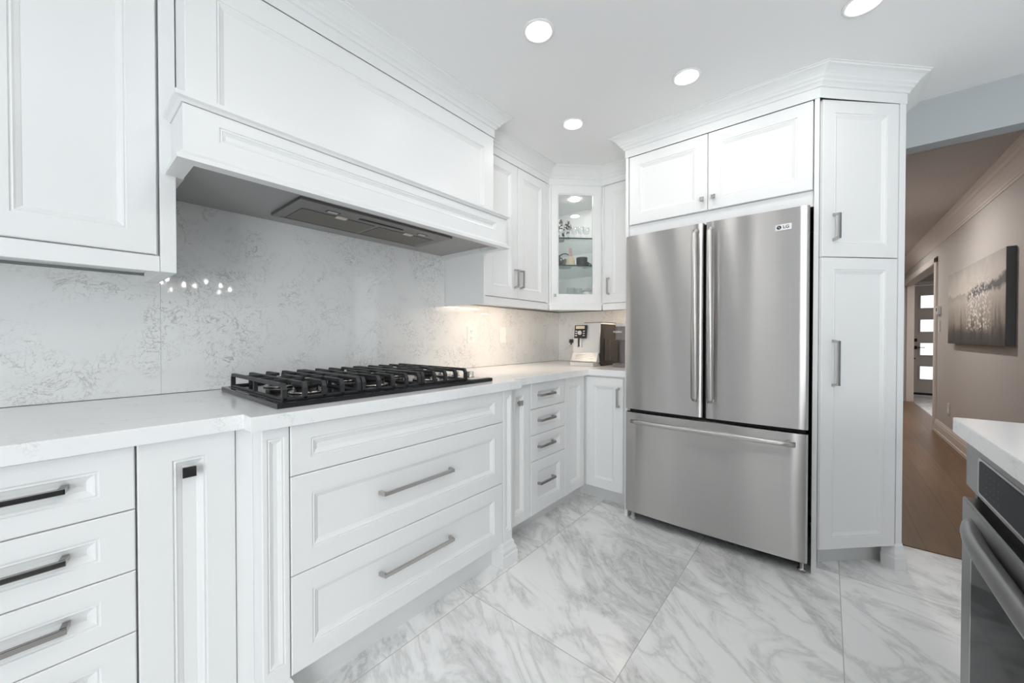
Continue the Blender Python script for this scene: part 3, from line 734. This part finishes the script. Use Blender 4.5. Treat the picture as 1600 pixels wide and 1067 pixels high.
OP = (2.322, 0.026)
fp = FD(OP)
PX = OP[0]+0.438*q; PY = OP[1]-0.438*q
t = thing('pantry_cabinet', (2.72, 0.0, 0), 'tall white angled pantry cabinet with two stacked doors right of the refrigerator', 'pantry cabinet')
bm = B(); prism(bm, [(2.337, 0.0345), (2.34, 0.033), (2.632+0.014, -0.26), (XH0-0.002, -0.26), (XH0-0.002, 0.0345)], 0.105, 2.257); obj('carcass', bm, 'white', t)
bm = B(); prism(bm, [(2.44, 0.034), (2.72, -0.245), (XH0-0.01, -0.245), (XH0-0.01, 0.034)], 0.0, 0.105); obj('toe_kick', bm, 'toe', t)
d = part('door', 'white', t, panel, fp, 0.004, 0.401, 1.517, 2.258, -0.016, 0.0, 0.060)
part('handle', 'nickel', d, bar_pull, fp, 0.062, 1.590, 0.062, 1.722, 0.0)
d = part('door', 'white', t, panel, fp, 0.004, 0.401, 0.114, 1.512, -0.016, 0.0, 0.060, 0.055)
part('handle', 'nickel', d, bar_pull, fp, 0.064, 0.898, 0.064, 1.122, 0.0)
pst = part('corner_post', 'white', t, box, fp, 0.405, 0.438, -0.05, 0.0, 0.10, 2.262, 0.001)
bm = B(); wbox(bm, PX+0.03, XH0-0.002, PY, PY+0.014, 0.0, 2.262); obj('side_panel', bm, 'white', t)
pf2 = [(0, 0.0), (0.016, 0.0), (0.018, 0.060), (0.014, 0.066), (0.014, 0.082), (0.006, 0.098), (0.005, 0.115), (0.0, 0.125)]
c0 = fp.p(0.400, -0.05, 0); c1 = fp.p(0.400, 0, 0); c2 = fp.p(0.438, 0, 0)
bm = B(); sweep(bm, [(c0.x, c0.y), (c1.x, c1.y), (c2.x, c2.y), (PX+0.10, PY)], pf2, 1); box(bm, fp, 0.401, 0.436, -0.05, -0.001, 0.0, 0.118); obj('plinth_block', bm, 'white', pst)
bm = B()
sweep(bm, [(XU-0.085+0.05, 0.985), (XF, 0.985), (XF, 0.036), (OP[0]-0.0003, 0.0262-0.012), (PX, PY), (XH0-0.001, PY)], crownprof(2.2575), -1*-1)
struct('trim_6', bm, 'crown')

# ------------------------------------------------------------------ refrigerator
XR = 2.256
t = thing('refrigerator', (2.6, 0.515, 0), 'stainless steel french-door refrigerator with bottom freezer drawer', 'refrigerator')
bm = B(); wbox(bm, XR+0.062, XR+0.70, 0.082, 0.948, 0.03, 1.745, 0.004); obj('case', bm, 'rubber', t)
def bowed(bm, y0, y1, z0, z1, yc, half, bow, xf=XR, th=0.058, n=14):
    """door skin bowed outward across the whole front, with rounded vertical edges"""
    rows = []
    rad = 0.010
    ys = [y1, y1-0.003, y1-rad] + [y1-rad-(y1-y0-2*rad)*i/n for i in range(1, n)] + [y0+rad, y0+0.003, y0]
    for k, y in enumerate(ys):
        s = (y-yc)/half; x = xf-bow*(1-s*s)
        e = min(y1-y, y-y0); x += max(0, rad-e)**2/rad*0.8
        rows.append((x, y))
    out = rows+[(xf+th, y0), (xf+th, y1)]
    lo = [bm.verts.new((x, y, z0)) for x, y in out]; hi = [bm.verts.new((x, y, z1)) for x, y in out]
    fs = [bm.faces.new([bm.verts.new(v.co) for v in lo]), bm.faces.new([bm.verts.new(v.co) for v in reversed(hi)])]
    k = len(out)
    for i in range(k):
        f = bm.faces.new((lo[i], lo[(i+1) % k], hi[(i+1) % k], hi[i])); f.smooth = i < len(rows)-1; fs.append(f)
    bmesh.ops.recalc_face_normals(bm, faces=fs)
yc, half, bow = 0.516, 0.448, 0.012
def door_part(name, y0, y1, z0, z1):
    bm = B(); bowed(bm, y0, y1, z0, z1, yc, half, bow); return obj(name, bm, 'steel', t)
def vhandle(bm, y, z0, z1):
    x = XR-bow-0.048
    tube(bm, [(x+0.012, y, z0), (x, y, z0+0.004), (x-0.003, y, (z0+z1)/2), (x, y, z1-0.004), (x+0.012, y, z1)], 0.0185, 16)
    for z in (z0+0.03, z1-0.03): tube(bm, [(x, y, z), (XR-bow+0.006, y, z)], 0.010, 10)
dl = door_part('door', 0.5215, 0.964, 0.694, 1.753)
part('handle', 'steel', dl, vhandle, 0.551, 0.800, 1.698)
dr = door_part('door', 0.068, 0.5085, 0.694, 1.753)
part('handle', 'steel', dr, vhandle, 0.477, 0.800, 1.698)
fz = door_part('freezer_drawer', 0.068, 0.964, 0.060, 0.672)
bm = B(); pts = []
for i in range(13):
    y = 0.905-0.793*i/12; s = (y-yc)/half; pts.append((XR-0.052-bow*(1-s*s)*1.4, y, 0.629))
tube(bm, pts, 0.0125, 14)
for y in (0.875, 0.142): tube(bm, [(XR-0.05, y, 0.629), (XR+0.003, y, 0.629)], 0.010, 10)
obj('handle', bm, 'steel', fz)
bm = B(); wbox(bm, XR+0.03, XR+0.064, 0.078, 0.955, 0.673, 0.693); obj('seal', bm, 'rubber', t)
bm = B(); wbox(bm, XR+0.03, XR+0.064, 0.5090, 0.5210, 0.694, 1.752); obj('mullion', bm, 'rubber', t)
bm = B(); wbox(bm, XR+0.025, XR+0.052, 0.944, 0.962, 0.674, 0.692, 0.002); obj('hinge', bm, 'nickel', t)
for y in (0.93, 0.09):
    bm = B(); lathe(bm, (XR+0.045, y, 0.0), [(0.018, 0), (0.018, 0.012), (0.011, 0.014), (0.011, 0.06)], 16); obj('foot', bm, 'palegrey' if y > 0.5 else 'nickel', t)
# badge
s_ = (0.168-yc)/half; xb = XR-bow*(1-s_*s_)
bm = B(); hexa(bm, [(x, y, z) for z in (1.651, 1.680) for x, y in ((xb+0.001, 0.2005), (xb+0.001, 0.1365), (xb-0.003, 0.1365), (xb-0.002, 0.2005))], 0.0006)
bd = obj('badge', bm, 'badge', dr)
bm = B(); lathe(bm, (xb-0.0026, 0.186, 1.6655), [(0.0094, 0.0005), (0.0094, -0.0006), (0.0, -0.0006)], 28, 'x'); obj('badge_disc', bm, 'logo', bd)
bm = B()
wbox(bm, xb-0.0042, xb-0.0032, 0.1851, 0.1866, 1.6620, 1.6700); wbox(bm, xb-0.0042, xb-0.0032, 0.1815, 0.1851, 1.6620, 1.6632)
lathe(bm, (xb-0.0034, 0.1905, 1.6690), [(0.0012, 0.0), (0.0012, -0.0008), (0.0, -0.0008)], 12, 'x')
obj('badge_mark', bm, 'badge', bd)
def text(s, size, loc, rot, mat, parent, name, ext=0.0006):
    c = bpy.data.curves.new(name, 'FONT'); c.body = s; c.size = size; c.extrude = ext; c.align_x = 'CENTER'; c.align_y = 'CENTER'
    c.materials.append(M[mat]); c.offset = size*0.012
    tmp = bpy.data.objects.new(name, c); COL.objects.link(tmp)
    me = bpy.data.meshes.new_from_object(tmp.evaluated_get(bpy.context.evaluated_depsgraph_get()))
    bpy.data.objects.remove(tmp); bpy.data.curves.remove(c)
    o = bpy.data.objects.new(name, me); COL.objects.link(o); o.parent = parent
    o.location = Vector(loc)-root_of(parent).location; o.rotation_euler = rot
    return o
text('LG', 0.021, (xb-0.0034, 0.158, 1.6655), (R(90), 0, R(-90)), 'logo', bd, 'badge_lettering')

# ------------------------------------------------------------------ island with oven (right edge)
YI = -0.270
fo = Fr((0, YI), (-1, 0), (0, 1))       # a = -X
bm = B(); prism(bm, [(-0.7, -0.262), (1.555, -0.262), (1.563, -0.270), (1.563, -1.25), (-0.7, -1.25)], 0.875, 0.915, 0.003)
tag(obj('island_countertop', bm, 'counter'), 'white quartz island countertop at the right edge, above the wall oven', 'countertop')
t = thing('island_cabinet', (0.4, -0.8, 0), 'kitchen island cabinet at the right edge, holding the steel oven', 'island')
bm = B(); wbox(bm, -0.66, 0.70, -1.20, -0.31, 0.10, 0.874); wbox(bm, 1.467, 1.49, -1.20, -0.29, 0.0, 0.874); wbox(bm, 0.70, 1.467, -1.20, -0.95, 0.10, 0.874); obj('carcass', bm, 'island', t)
bm = B(); wbox(bm, -0.66, 1.466, -1.15, -0.38, 0.0, 0.10); obj('toe_kick', bm, 'island', t)
for a0, a1 in ((-0.69, -0.02), (0.0, 0.65)):
    part('door', 'island', t, panel, Fr((0, -0.288), (-1, 0), (0, 1)), a0, a1, 0.115, 0.868, -0.02, 0.0, 0.06)
t = thing('built_in_oven', (1.08, -0.6, 0.115), 'stainless steel oven with curved handle built under the island countertop', 'oven')
bm = B(); box(bm, fo, -1.458, -0.708, -0.60, -0.03, 0.12, 0.868); obj('case', bm, 'rubber', t)
bm = B(); box(bm, fo, -1.464, -0.704, -0.03, 0.0, 0.762, 0.872, 0.004); cp = obj('control_panel', bm, 'ovensteel', t)
def rrect(bm, fr, a0, a1, z0, z1, d0, d1, r_, n=5):
    pts = []
    for cx, cz, s in ((a1-r_, z1-r_, 0), (a0+r_, z1-r_, 90), (a0+r_, z0+r_, 180), (a1-r_, z0+r_, 270)):
        for i in range(n+1):
            th = R(s+90*i/n); pts.append((cx+r_*math.cos(th), cz+r_*math.sin(th)))
    lo = [bm.verts.new(fr.p(a, d0, z)) for a, z in pts]; hi = [bm.verts.new(fr.p(a, d1, z)) for a, z in pts]
    fs = [bm.faces.new(lo), bm.faces.new(hi)]
    for i in range(len(pts)): fs.append(bm.faces.new((lo[i], lo[(i+1) % len(pts)], hi[(i+1) % len(pts)], hi[i])))
    bmesh.ops.recalc_face_normals(bm, faces=fs)
bm = B(); rrect(bm, fo, -1.352, -0.816, 0.774, 0.858, -0.002, 0.003, 0.012); obj('display_bezel', bm, 'chrome', cp)
bm = B(); rrect(bm, fo, -1.338, -0.83, 0.780, 0.852, -0.001, 0.0042, 0.007); dsp = obj('display', bm, 'panelglass', cp)
bm = B()
for i in range(4):
    for j in range(4):
        box(bm, fo, -1.285+0.024*i, -1.285+0.024*i+0.006, 0.0042, 0.0044, 0.792+0.014*j, 0.7945+0.014*j)
obj('touch_marks', bm, 'touch', dsp)
bm = B(); box(bm, fo, -1.464, -0.704, -0.03, 0.006, 0.135, 0.732, 0.005); dd = obj('door', bm, 'ovensteel', t)
bm = B(); rrect(bm, fo, -1.372, -0.796, 0.20, 0.640, 0.003, 0.0085, 0.010); obj('window_bezel', bm, 'chrome', dd)
bm = B(); rrect(bm, fo, -1.358, -0.81, 0.208, 0.632, 0.004, 0.0098, 0.008); obj('window', bm, 'ovenglass', dd)
bm = B(); pts = []; rr = []
for i in range(25):
    s = i/24; a = -1.385+0.602*s
    out = 0.020*(1-abs(2*s-1)**4)+0.004; pts.append(fo.p(a, out, 0.682)); rr.append(0.0175)
tube(bm, pts, rr, 16, 1.15); obj('handle', bm, 'ovensteel', dd)

# ------------------------------------------------------------------ ceiling lights, outlets
LX = [((1.934, 1.150), 'recessed ceiling light nearest the inner corner above the glass cabinet'),
      ((1.934, 0.527), 'recessed ceiling light in front of the refrigerator doors'),
      ((1.934, -0.095), 'recessed ceiling light cut by the top edge near the pantry'),
      ((1.262, 0.912), 'recessed ceiling light nearest the range hood, top middle of the photo')]
HID_FILL = [((0.60, 0.30), 'added unseen recessed fill light above the camera'), ((0.60, -0.60), 'added unseen recessed fill light over the island'), ((-0.35, -0.60), 'added unseen recessed fill light over the rear half of the island'), ((-1.4, -0.60), 'added unseen recessed fill light in front of the invented patio window')]  # added fill lamps, unseen and brighter than the visible row, to flatten the light
for (x, y), lab in LX+HID_FILL:
    bm = B(); lathe(bm, (x, y, ZC-0.001), [(0.046, 0.0), (0.046, -0.003), (0.058, -0.006), (0.064, -0.003), (0.064, 0)], 40)
    t = thing('recessed_light', (x, y, ZC), lab, 'ceiling light', 'recessed ceiling lights')
    obj('trim_ring', bm, 'plastic', t)
    bm = B(); lathe(bm, (x, y, ZC-0.0015), [(0.0455, 0.0), (0.0455, -0.0022), (0.0, -0.0022)], 40); obj('lens', bm, 'fill' if (x, y) in [h[0] for h in HID_FILL] else 'lamp', t)
for x, y, lab in ((5.0, -0.12, 'added unseen hall fill light behind the pantry, nearer one'), (7.4, -0.12, 'added unseen hall fill light behind the pantry, farther one'), (8.6, -2.1, 'added unseen foyer fill light')):  # lamps added out of view to brighten hall and foyer
    t = thing('recessed_light', (x, y, ZC), lab, 'ceiling light', 'added hall fill lights')
    bm = B(); lathe(bm, (x, y, ZC-0.001), [(0.046, 0.0), (0.046, -0.003), (0.058, -0.006), (0.064, -0.003), (0.064, 0)], 32); obj('trim_ring', bm, 'plastic', t)
    bm = B(); lathe(bm, (x, y, ZC-0.0015), [(0.0455, 0.0), (0.0455, -0.0022), (0.0, -0.0022)], 32); obj('lens', bm, 'hallfill', t)

# warm strips under the wall cabinets
for nm, a, lab in (('under_cabinet_light', (1.72, 2.25, 1.625, 1.645, 1.366, 1.3695), 'warm light strip under the two-door wall cabinet by the hood'),
                   ('under_cabinet_light', (2.72, 2.75, 1.05, 1.28, 1.3635, 1.3695), 'warm light strip under the single-door wall cabinet by the refrigerator')):
    bm = B(); wbox(bm, *a); tag(obj(nm, bm, 'warm'), lab, 'light', 'under-cabinet lights')

faw = FA(YW-0.012)
for x, rock, lab in ((1.875, False, 'white duplex outlet on the backsplash nearer the cooktop'), (2.215, True, 'white switch plate on the backsplash nearer the corner')):
    t = thing('wall_switch' if rock else 'wall_outlet', (x, YW-0.012, 1.151), lab, 'switch' if rock else 'outlet')
    part('cover_plate', 'plastic', t, box, faw, x-0.036, x+0.036, 0.0003, 0.006, 1.091, 1.211, 0.002)
    if rock:
        part('rocker', 'plastic', t, box, faw, x-0.016, x+0.016, 0.006, 0.0095, 1.118, 1.184, 0.0012)
    else:
        for z in (1.127, 1.175):
            rc = part('receptacle', 'plastic', t, box, faw, x-0.017, x+0.017, 0.006, 0.008, z-0.018, z+0.018, 0.001)
            bm = B(); box(bm, faw, x-0.009, x-0.006, 0.008, 0.0084, z-0.006, z+0.008); box(bm, faw, x+0.006, x+0.009, 0.008, 0.0084, z-0.006, z+0.008); box(bm, faw, x-0.003, x+0.003, 0.008, 0.0084, z-0.014, z-0.009)
            obj('slots', bm, 'groove', rc)

# ------------------------------------------------------------------ coffee makers
t = thing('espresso_machine', (2.75, 1.41, 0.915), 'silver automatic espresso machine with black side on the corner counter', 'coffee machine')
fe = FB(2.585)
EY0, EY1 = 1.305, 1.528
def side_profile(bm, prof, y0, y1, bev=0.002):
    lo = [bm.verts.new((x, y0, z)) for x, z in prof]; hi = [bm.verts.new((x, y1, z)) for x, z in prof]
    fs = [bm.faces.new(lo), bm.faces.new(hi)]; k = len(prof)
    for i in range(k): fs.append(bm.faces.new((lo[i], lo[(i+1) % k], hi[(i+1) % k], hi[i])))
    bmesh.ops.recalc_face_normals(bm, faces=fs)
    if bev: bmesh.ops.bevel(bm, geom=list({e for f in fs for e in f.edges}), offset=bev, segments=2, affect='EDGES', profile=0.6)
bm = B(); side_profile(bm, [(2.60, 0.944), (2.595, 1.03), (2.60, 1.13), (2.62, 1.232), (2.93, 1.232), (2.93, 0.9155), (2.64, 0.9155)], EY0, EY1-0.002); obj('body', bm, 'black', t)
bm = B(); side_profile(bm, [(2.572, 1.018), (2.576, 1.09), (2.586, 1.16), (2.598, 1.234), (2.61, 1.238), (2.612, 1.00), (2.60, 0.945), (2.585, 0.945)], EY0+0.004, EY1); front = obj('front_shell', bm, 'silver', t)
bm = B(); side_profile(bm, [(2.535, 0.952), (2.565, 1.016), (2.60, 1.016), (2.60, 0.946), (2.54, 0.946)], EY0+0.004, EY1-0.004); ft = obj('drip_cover', bm, 'silver', t)
bm = B()
for i in range(4): hexa(bm, [(2.5385+0.0085*i+dx, y, 0.9575+0.0185*i*0.98+dz) for dx, dz in ((-0.001, 0.0), (-0.003, 0.006)) for y in (0,)] * 0 or [(2.5375+0.0086*i-s, y, 0.9600+0.0185*i*0.95+h) for h, s in ((0, 0.0012), (0.002, 0.0)) for y, s2 in ((1.345, 0), (1.485, 0), (1.485, 0), (1.345, 0))])
bm.free()
bm = B()
for i in range(3):
    z = 0.972+0.013*i; x = 2.535+0.030*(z-0.952)/0.064
    wbox(bm, x-0.0015, x+0.001, 1.335+0.012*i, 1.49, z, z+0.002)
obj('drip_slots', bm, 'nickel', ft)
bm = B(); wbox(bm, 2.515, 2.63, 1.322, 1.520, 0.9155, 0.9445, 0.003); obj('drip_tray', bm, 'silver', t)
bm = B(); wbox(bm, 2.6, 2.92, EY0-0.001, EY1-0.01, 1.2325, 1.243, 0.004); obj('bean_lid', bm, 'palegrey', t)
bm = B(); wbox(bm, 2.64, 2.90, EY0+0.01, EY1-0.06, 1.2435, 1.249, 0.002); obj('cup_rim', bm, 'black', t)
bm = B(); hexa(bm, [(x, y, z) for z, x0 in ((1.125, 2.562), (1.226, 2.575)) for x, y in ((x0, 1.512), (x0, 1.412), (x0+0.022, 1.412), (x0+0.022, 1.512))], 0.002); ctl = obj('control_panel', bm, 'black', t)
bm = B(); lathe(bm, (2.5640, 1.462, 1.168), [(0.017, 0.002), (0.017, -0.006), (0.010, -0.008), (0.0, -0.008)], 24, 'x'); obj('dial', bm, 'silver', ctl)
bm = B()
for y in (1.495, 1.429):
    for z in (1.146, 1.163, 1.180): wbox(bm, 2.560+(z-1.125)*0.128, 2.566+(z-1.125)*0.128, y-0.008, y+0.008, z-0.004, z+0.004)
obj('buttons', bm, 'silver', ctl)
bm = B(); wbox(bm, 2.5705, 2.576, 1.425, 1.500, 1.198, 1.220); obj('display', bm, 'cream', ctl)
bm = B(); wbox(bm, 2.552, 2.585, 1.445, 1.458, 1.058, 1.125, 0.003); wbox(bm, 2.552, 2.585, 1.474, 1.486, 1.058, 1.125, 0.003); sp = obj('coffee_spout', bm, 'silver', t)
bm = B(); wbox(bm, 2.560, 2.585, 1.459, 1.473, 1.064, 1.125); obj('spout_channel', bm, 'black', sp)
bm = B(); wbox(bm, 2.560, 2.60, 1.526, 1.556, 1.088, 1.118, 0.004); lathe(bm, (2.575, 1.545, 1.075), [(0.006, 0), (0.007, 0.02)], 12); obj('steam_nozzle', bm, 'black', t)
bm = B(); wbox(bm, 2.66, 2.89, EY0-0.0035, EY0-0.0005, 0.95, 1.125, 0.001); tk = obj('water_tank', bm, 'enamel', t)
bm = B(); wbox(bm, 2.745, 2.752, EY0-0.0045, EY0-0.0036, 0.95, 1.12); obj('tank_rib', bm, 'mauve', tk)

t = thing('pod_coffee_maker', (2.69, 1.158, 0.915), 'slim mauve-grey pod coffee maker beside the refrigerator', 'coffee maker')
KX, KY = 2.69, 1.158
def rounded(bm, x0, x1, y0, y1, z0, z1, r_):
    pts = []
    for cx, cy, s in ((x1-r_, y1-r_, 0), (x0+r_, y1-r_, 90), (x0+r_, y0+r_, 180), (x1-r_, y0+r_, 270)):
        for i in range(7): th = R(s+15*i); pts.append((cx+r_*math.cos(th), cy+r_*math.sin(th)))
    prism(bm, pts, z0, z1)
bm = B(); rounded(bm, KX-0.11, KX+0.12, KY-0.062, KY+0.062, 0.9155, 0.940, 0.05); obj('base', bm, 'mauve', t)
bm = B(); rounded(bm, KX-0.01, KX+0.12, KY-0.052, KY+0.052, 0.940, 1.13, 0.04); obj('column', bm, 'mauve', t)
bm = B(); rounded(bm, KX-0.08, KX+0.12, KY-0.055, KY+0.055, 1.115, 1.212, 0.05); hd = obj('head', bm, 'mauve', t)
bm = B(); rounded(bm, KX-0.078, KX+0.118, KY-0.053, KY+0.053, 1.2125, 1.236, 0.05); obj('lid', bm, 'palegrey', t)
text('KEURIG', 0.019, (KX-0.0808, KY+0.018, 1.172), (R(90), 0, R(-90)), 'badge', hd, 'lettering')

# ------------------------------------------------------------------ contents of the glass cabinet
def gp(a, d): v = fg.p(a, -d, 0); return v.x, v.y
def vessel(name, a, dep, z, prof, mat, label, cat, seg=28, group=None):
    x, y = gp(a, dep); bm = B(); lathe(bm, (x, y, z+0.0008), prof, seg); o = obj(name, bm, mat, None, (x, y, z+0.0008)); return tag(o, label, cat, group)
def hollow(r0, r1, h, th=0.003): return [(0, 0), (r0, 0), (r1, h), (r1-th, h), (r0-th, 0.006), (0, 0.006)]
z = ZS[0]
vessel('bowl', 0.100, 0.09, z, [(0, 0), (0.022, 0), (0.030, 0.010), (0.040, 0.030), (0.042, 0.042), (0.038, 0.042), (0.028, 0.012), (0, 0.008)], 'plastic', 'small white bowl on the bottom shelf of the glass cabinet', 'bowl')
vessel('tumbler', 0.185, 0.09, z, hollow(0.026, 0.032, 0.12), 'tumbler', 'clear tumbler beside the white bowl in the glass cabinet', 'glass', group='clear tumblers')
vessel('tumbler', 0.250, 0.11, z, hollow(0.026, 0.032, 0.12), 'tumbler', 'clear tumbler between the other tumbler and the white canister', 'glass', group='clear tumblers')
x, y = gp(0.325, 0.11)
t = thing('canister', (x, y, z), 'white lidded canister on the bottom shelf of the glass cabinet', 'canister')
bm = B(); lathe(bm, (x, y, z+0.0008), [(0.040, 0), (0.042, 0.003), (0.042, 0.088), (0.038, 0.092), (0, 0.092)], 28); obj('jar', bm, 'plastic', t)
bm = B(); lathe(bm, (x, y, z+0.0932), [(0.041, 0), (0.041, 0.014), (0.012, 0.017), (0.012, 0.026), (0, 0.027)], 28); obj('lid', bm, 'palegrey', t)
z = ZS[1]
def mug(a, dep, r_, h, label):
    x, y = gp(a, dep); t = thing('mug', (x, y, z), label, 'mug')
    bm = B(); lathe(bm, (x, y, z+0.0008), [(0, 0), (r_*0.88, 0), (r_, 0.008), (r_, h), (r_-0.004, h), (r_-0.006, 0.008), (0, 0.008)], 28); obj('cup', bm, 'charcoal', t)
    bm = B(); v = fg.u; pts = []
    for i in range(9):
        th = R(-80+20*i); pts.append((x+v.x*(r_-0.002+0.022*math.cos(th)), y+v.y*(r_-0.002+0.022*math.cos(th)), z+h*0.5+min(0.024, h*0.36)*math.sin(th)))
    tube(bm, pts, 0.004, 8); obj('handle', bm, 'charcoal', t)
mug(0.066, 0.07, 0.034, 0.074, 'charcoal mug at the left end of the middle glass shelf')
mug(0.322, 0.155, 0.026, 0.046, 'small charcoal cup at the right end of the middle glass shelf')
vessel('bowl', 0.272, 0.085, z, [(0, 0), (0.034, 0), (0.040, 0.008), (0.043, 0.066), (0.039, 0.066), (0.036, 0.010), (0, 0.008)], 'charcoal', 'deep charcoal bowl right of the cream figurine', 'bowl')
x, y = gp(0.160, 0.17)
t = thing('teapot', (x, y, z), 'dark teapot with arched handle behind the cream figurine', 'teapot')
bm = B(); lathe(bm, (x, y, z+0.0008), [(0, 0), (0.045, 0), (0.062, 0.018), (0.064, 0.036), (0.050, 0.056), (0.024, 0.064), (0.010, 0.066), (0.008, 0.074), (0, 0.076)], 32); tb = obj('pot', bm, 'olive', t)
bm = B(); pts = []
for i in range(15):
    th = math.pi*i/14; pts.append((x+fg.u.x*0.060*math.cos(th), y+fg.u.y*0.060*math.cos(th), z+0.044+0.072*math.sin(th)))
tube(bm, pts, 0.0042, 8); obj('handle', bm, 'charcoal', t)
bm = B(); tube(bm, [(x-fg.u.x*0.058, y-fg.u.y*0.058, z+0.03), (x-fg.u.x*0.078, y-fg.u.y*0.078, z+0.044), (x-fg.u.x*0.086, y-fg.u.y*0.086, z+0.062)], [0.011, 0.008, 0.006], 10); obj('spout', bm, 'olive', t)
x, y = gp(0.178, 0.065)
t = thing('figurine', (x, y, z), 'cream and pink ceramic figurine on the middle glass shelf', 'figurine')
bm = B(); lathe(bm, (x, y, z+0.0008), [(0, 0), (0.036, 0), (0.037, 0.008), (0.030, 0.04), (0.022, 0.062), (0.012, 0.074), (0, 0.075)], 28); obj('skirt', bm, 'cream', t)
bm = B(); lathe(bm, (x, y, z+0.0745), [(0.011, 0), (0.015, 0.008), (0.013, 0.020), (0.006, 0.026), (0.010, 0.031), (0.012, 0.039), (0.008, 0.047), (0, 0.049)], 24)
for s in (-1, 1): lathe(bm, (x+fg.u.x*0.006*s, y+fg.u.y*0.006*s, z+0.116), [(0.005, 0), (0.0045, 0.016), (0.001, 0.024), (0, 0.0245)], 12)
obj('bust', bm, 'pink', t)
z = ZS[2]
vessel('vase', 0.160, 0.08, z, [(0, 0), (0.018, 0), (0.020, 0.004), (0.010, 0.03), (0.016, 0.06), (0.028, 0.085), (0.026, 0.11), (0.016, 0.125), (0.020, 0.135), (0.016, 0.135), (0, 0.12)], 'spotted', 'black and white spotted vase on the top glass shelf', 'vase')
vessel('vase', 0.120, 0.15, z, [(0, 0), (0.028, 0), (0.030, 0.01), (0.034, 0.10), (0.020, 0.135), (0.024, 0.165), (0.020, 0.165), (0, 0.14)], 'spotted', 'taller spotted vase at the back left of the top glass shelf', 'vase')
vessel('candle_holder', 0.104, 0.06, z, [(0, 0), (0.020, 0), (0.020, 0.004), (0.007, 0.008), (0.007, 0.040), (0.015, 0.045), (0.015, 0.068), (0.0, 0.068)], 'plastic', 'small white candle holder on the left of the top glass shelf', 'candle holder')
for a, dep, lab in ((0.215, 0.10, 'stemmed glass left of the row on the top glass shelf'), (0.262, 0.08, 'stemmed glass in the middle of the top glass shelf row'), (0.310, 0.10, 'stemmed glass right of the row on the top glass shelf')):
    vessel('wine_glass', a, dep, z, [(0, 0), (0.026, 0), (0.026, 0.002), (0.004, 0.006), (0.0035, 0.04), (0.018, 0.05), (0.025, 0.075), (0.022, 0.10), (0.0205, 0.10), (0.0235, 0.075), (0.016, 0.052), (0, 0.045)], 'tumbler', lab, 'glass', 28, 'stemmed glasses on the top shelf')

# ------------------------------------------------------------------ hall things
t = thing('painting', (4.29, YH+0.002, 1.07), 'wide grey abstract meadow painting on canvas on the hall wall', 'painting')
bm = B(); wbox(bm, 4.29, 5.95, YH+0.002, YH+0.046, 1.07, 1.775); obj('canvas', bm, 'canvas_edge', t)
bm = B(); wbox(bm, 4.291, 5.949, YH+0.046, YH+0.0475, 1.071, 1.774); obj('painted_face', bm, 'painting', t)
fhw = Fr((0, YH), (-1, 0), (0, 1))
t = thing('thermostat', (6.63, YH, 1.43), 'small white thermostat on the hall wall left of the painting', 'thermostat')
part('housing', 'palegrey', t, box, fhw, -6.70, -6.58, 0.0005, 0.028, 1.40, 1.50, 0.004)
part('screen', 'groove', t, box, fhw, -6.66, -6.62, 0.028, 0.030, 1.44, 1.48)
t = thing('wall_switch', (6.63, YH, 1.24), 'slim switch plate under the thermostat on the hall wall', 'switch')
part('cover_plate', 'palegrey', t, box, fhw, -6.66, -6.60, 0.0005, 0.008, 1.21, 1.33, 0.002)
part('toggle', 'plastic', t, box, fhw, -6.637, -6.623, 0.008, 0.014, 1.26, 1.285, 0.001)
t = thing('wall_outlet', (6.15, YH, 0.36), 'outlet plate low on the hall wall above the baseboard', 'outlet')
part('cover_plate', 'palegrey', t, box, fhw, -6.19, -6.11, 0.0005, 0.008, 0.30, 0.42, 0.002)
part('receptacle', 'plastic', t, box, fhw, -6.167, -6.133, 0.008, 0.010, 0.32, 0.40, 0.001)

# chandelier behind the camera, seen as sparks in the backsplash
cx, cy, cz = 1.05, -2.15, 1.72
t = thing('chandelier', (cx, cy, ZC), 'many-armed chandelier behind the camera, mirrored in the backsplash', 'chandelier')
bm = B(); tube(bm, [(cx, cy, ZC), (cx, cy, cz)], 0.012, 10); lathe(bm, (cx, cy, cz-0.05), [(0, 0), (0.03, 0.02), (0.03, 0.06), (0.0, 0.1)], 20); obj('stem', bm, 'nickel', t)
for i in range(10):
    th = 2*math.pi*i/10; r_ = 0.42 if i % 2 else 0.30; h = 0.02 if i % 2 else 0.09
    ex, ey = cx+r_*math.cos(th), cy+r_*math.sin(th)
    bm = B(); tube(bm, [(cx+0.02*math.cos(th), cy+0.02*math.sin(th), cz), (cx+r_*0.55*math.cos(th), cy+r_*0.55*math.sin(th), cz-0.06), (ex, ey, cz+h-0.03)], 0.007, 8); a_ = obj('arm', bm, 'nickel', t)
    bm = B(); lathe(bm, (ex, ey, cz+h-0.03), [(0.008, 0), (0.017, 0.02), (0.012, 0.04), (0, 0.055)], 12); obj('bulb', bm, 'bulb', a_)
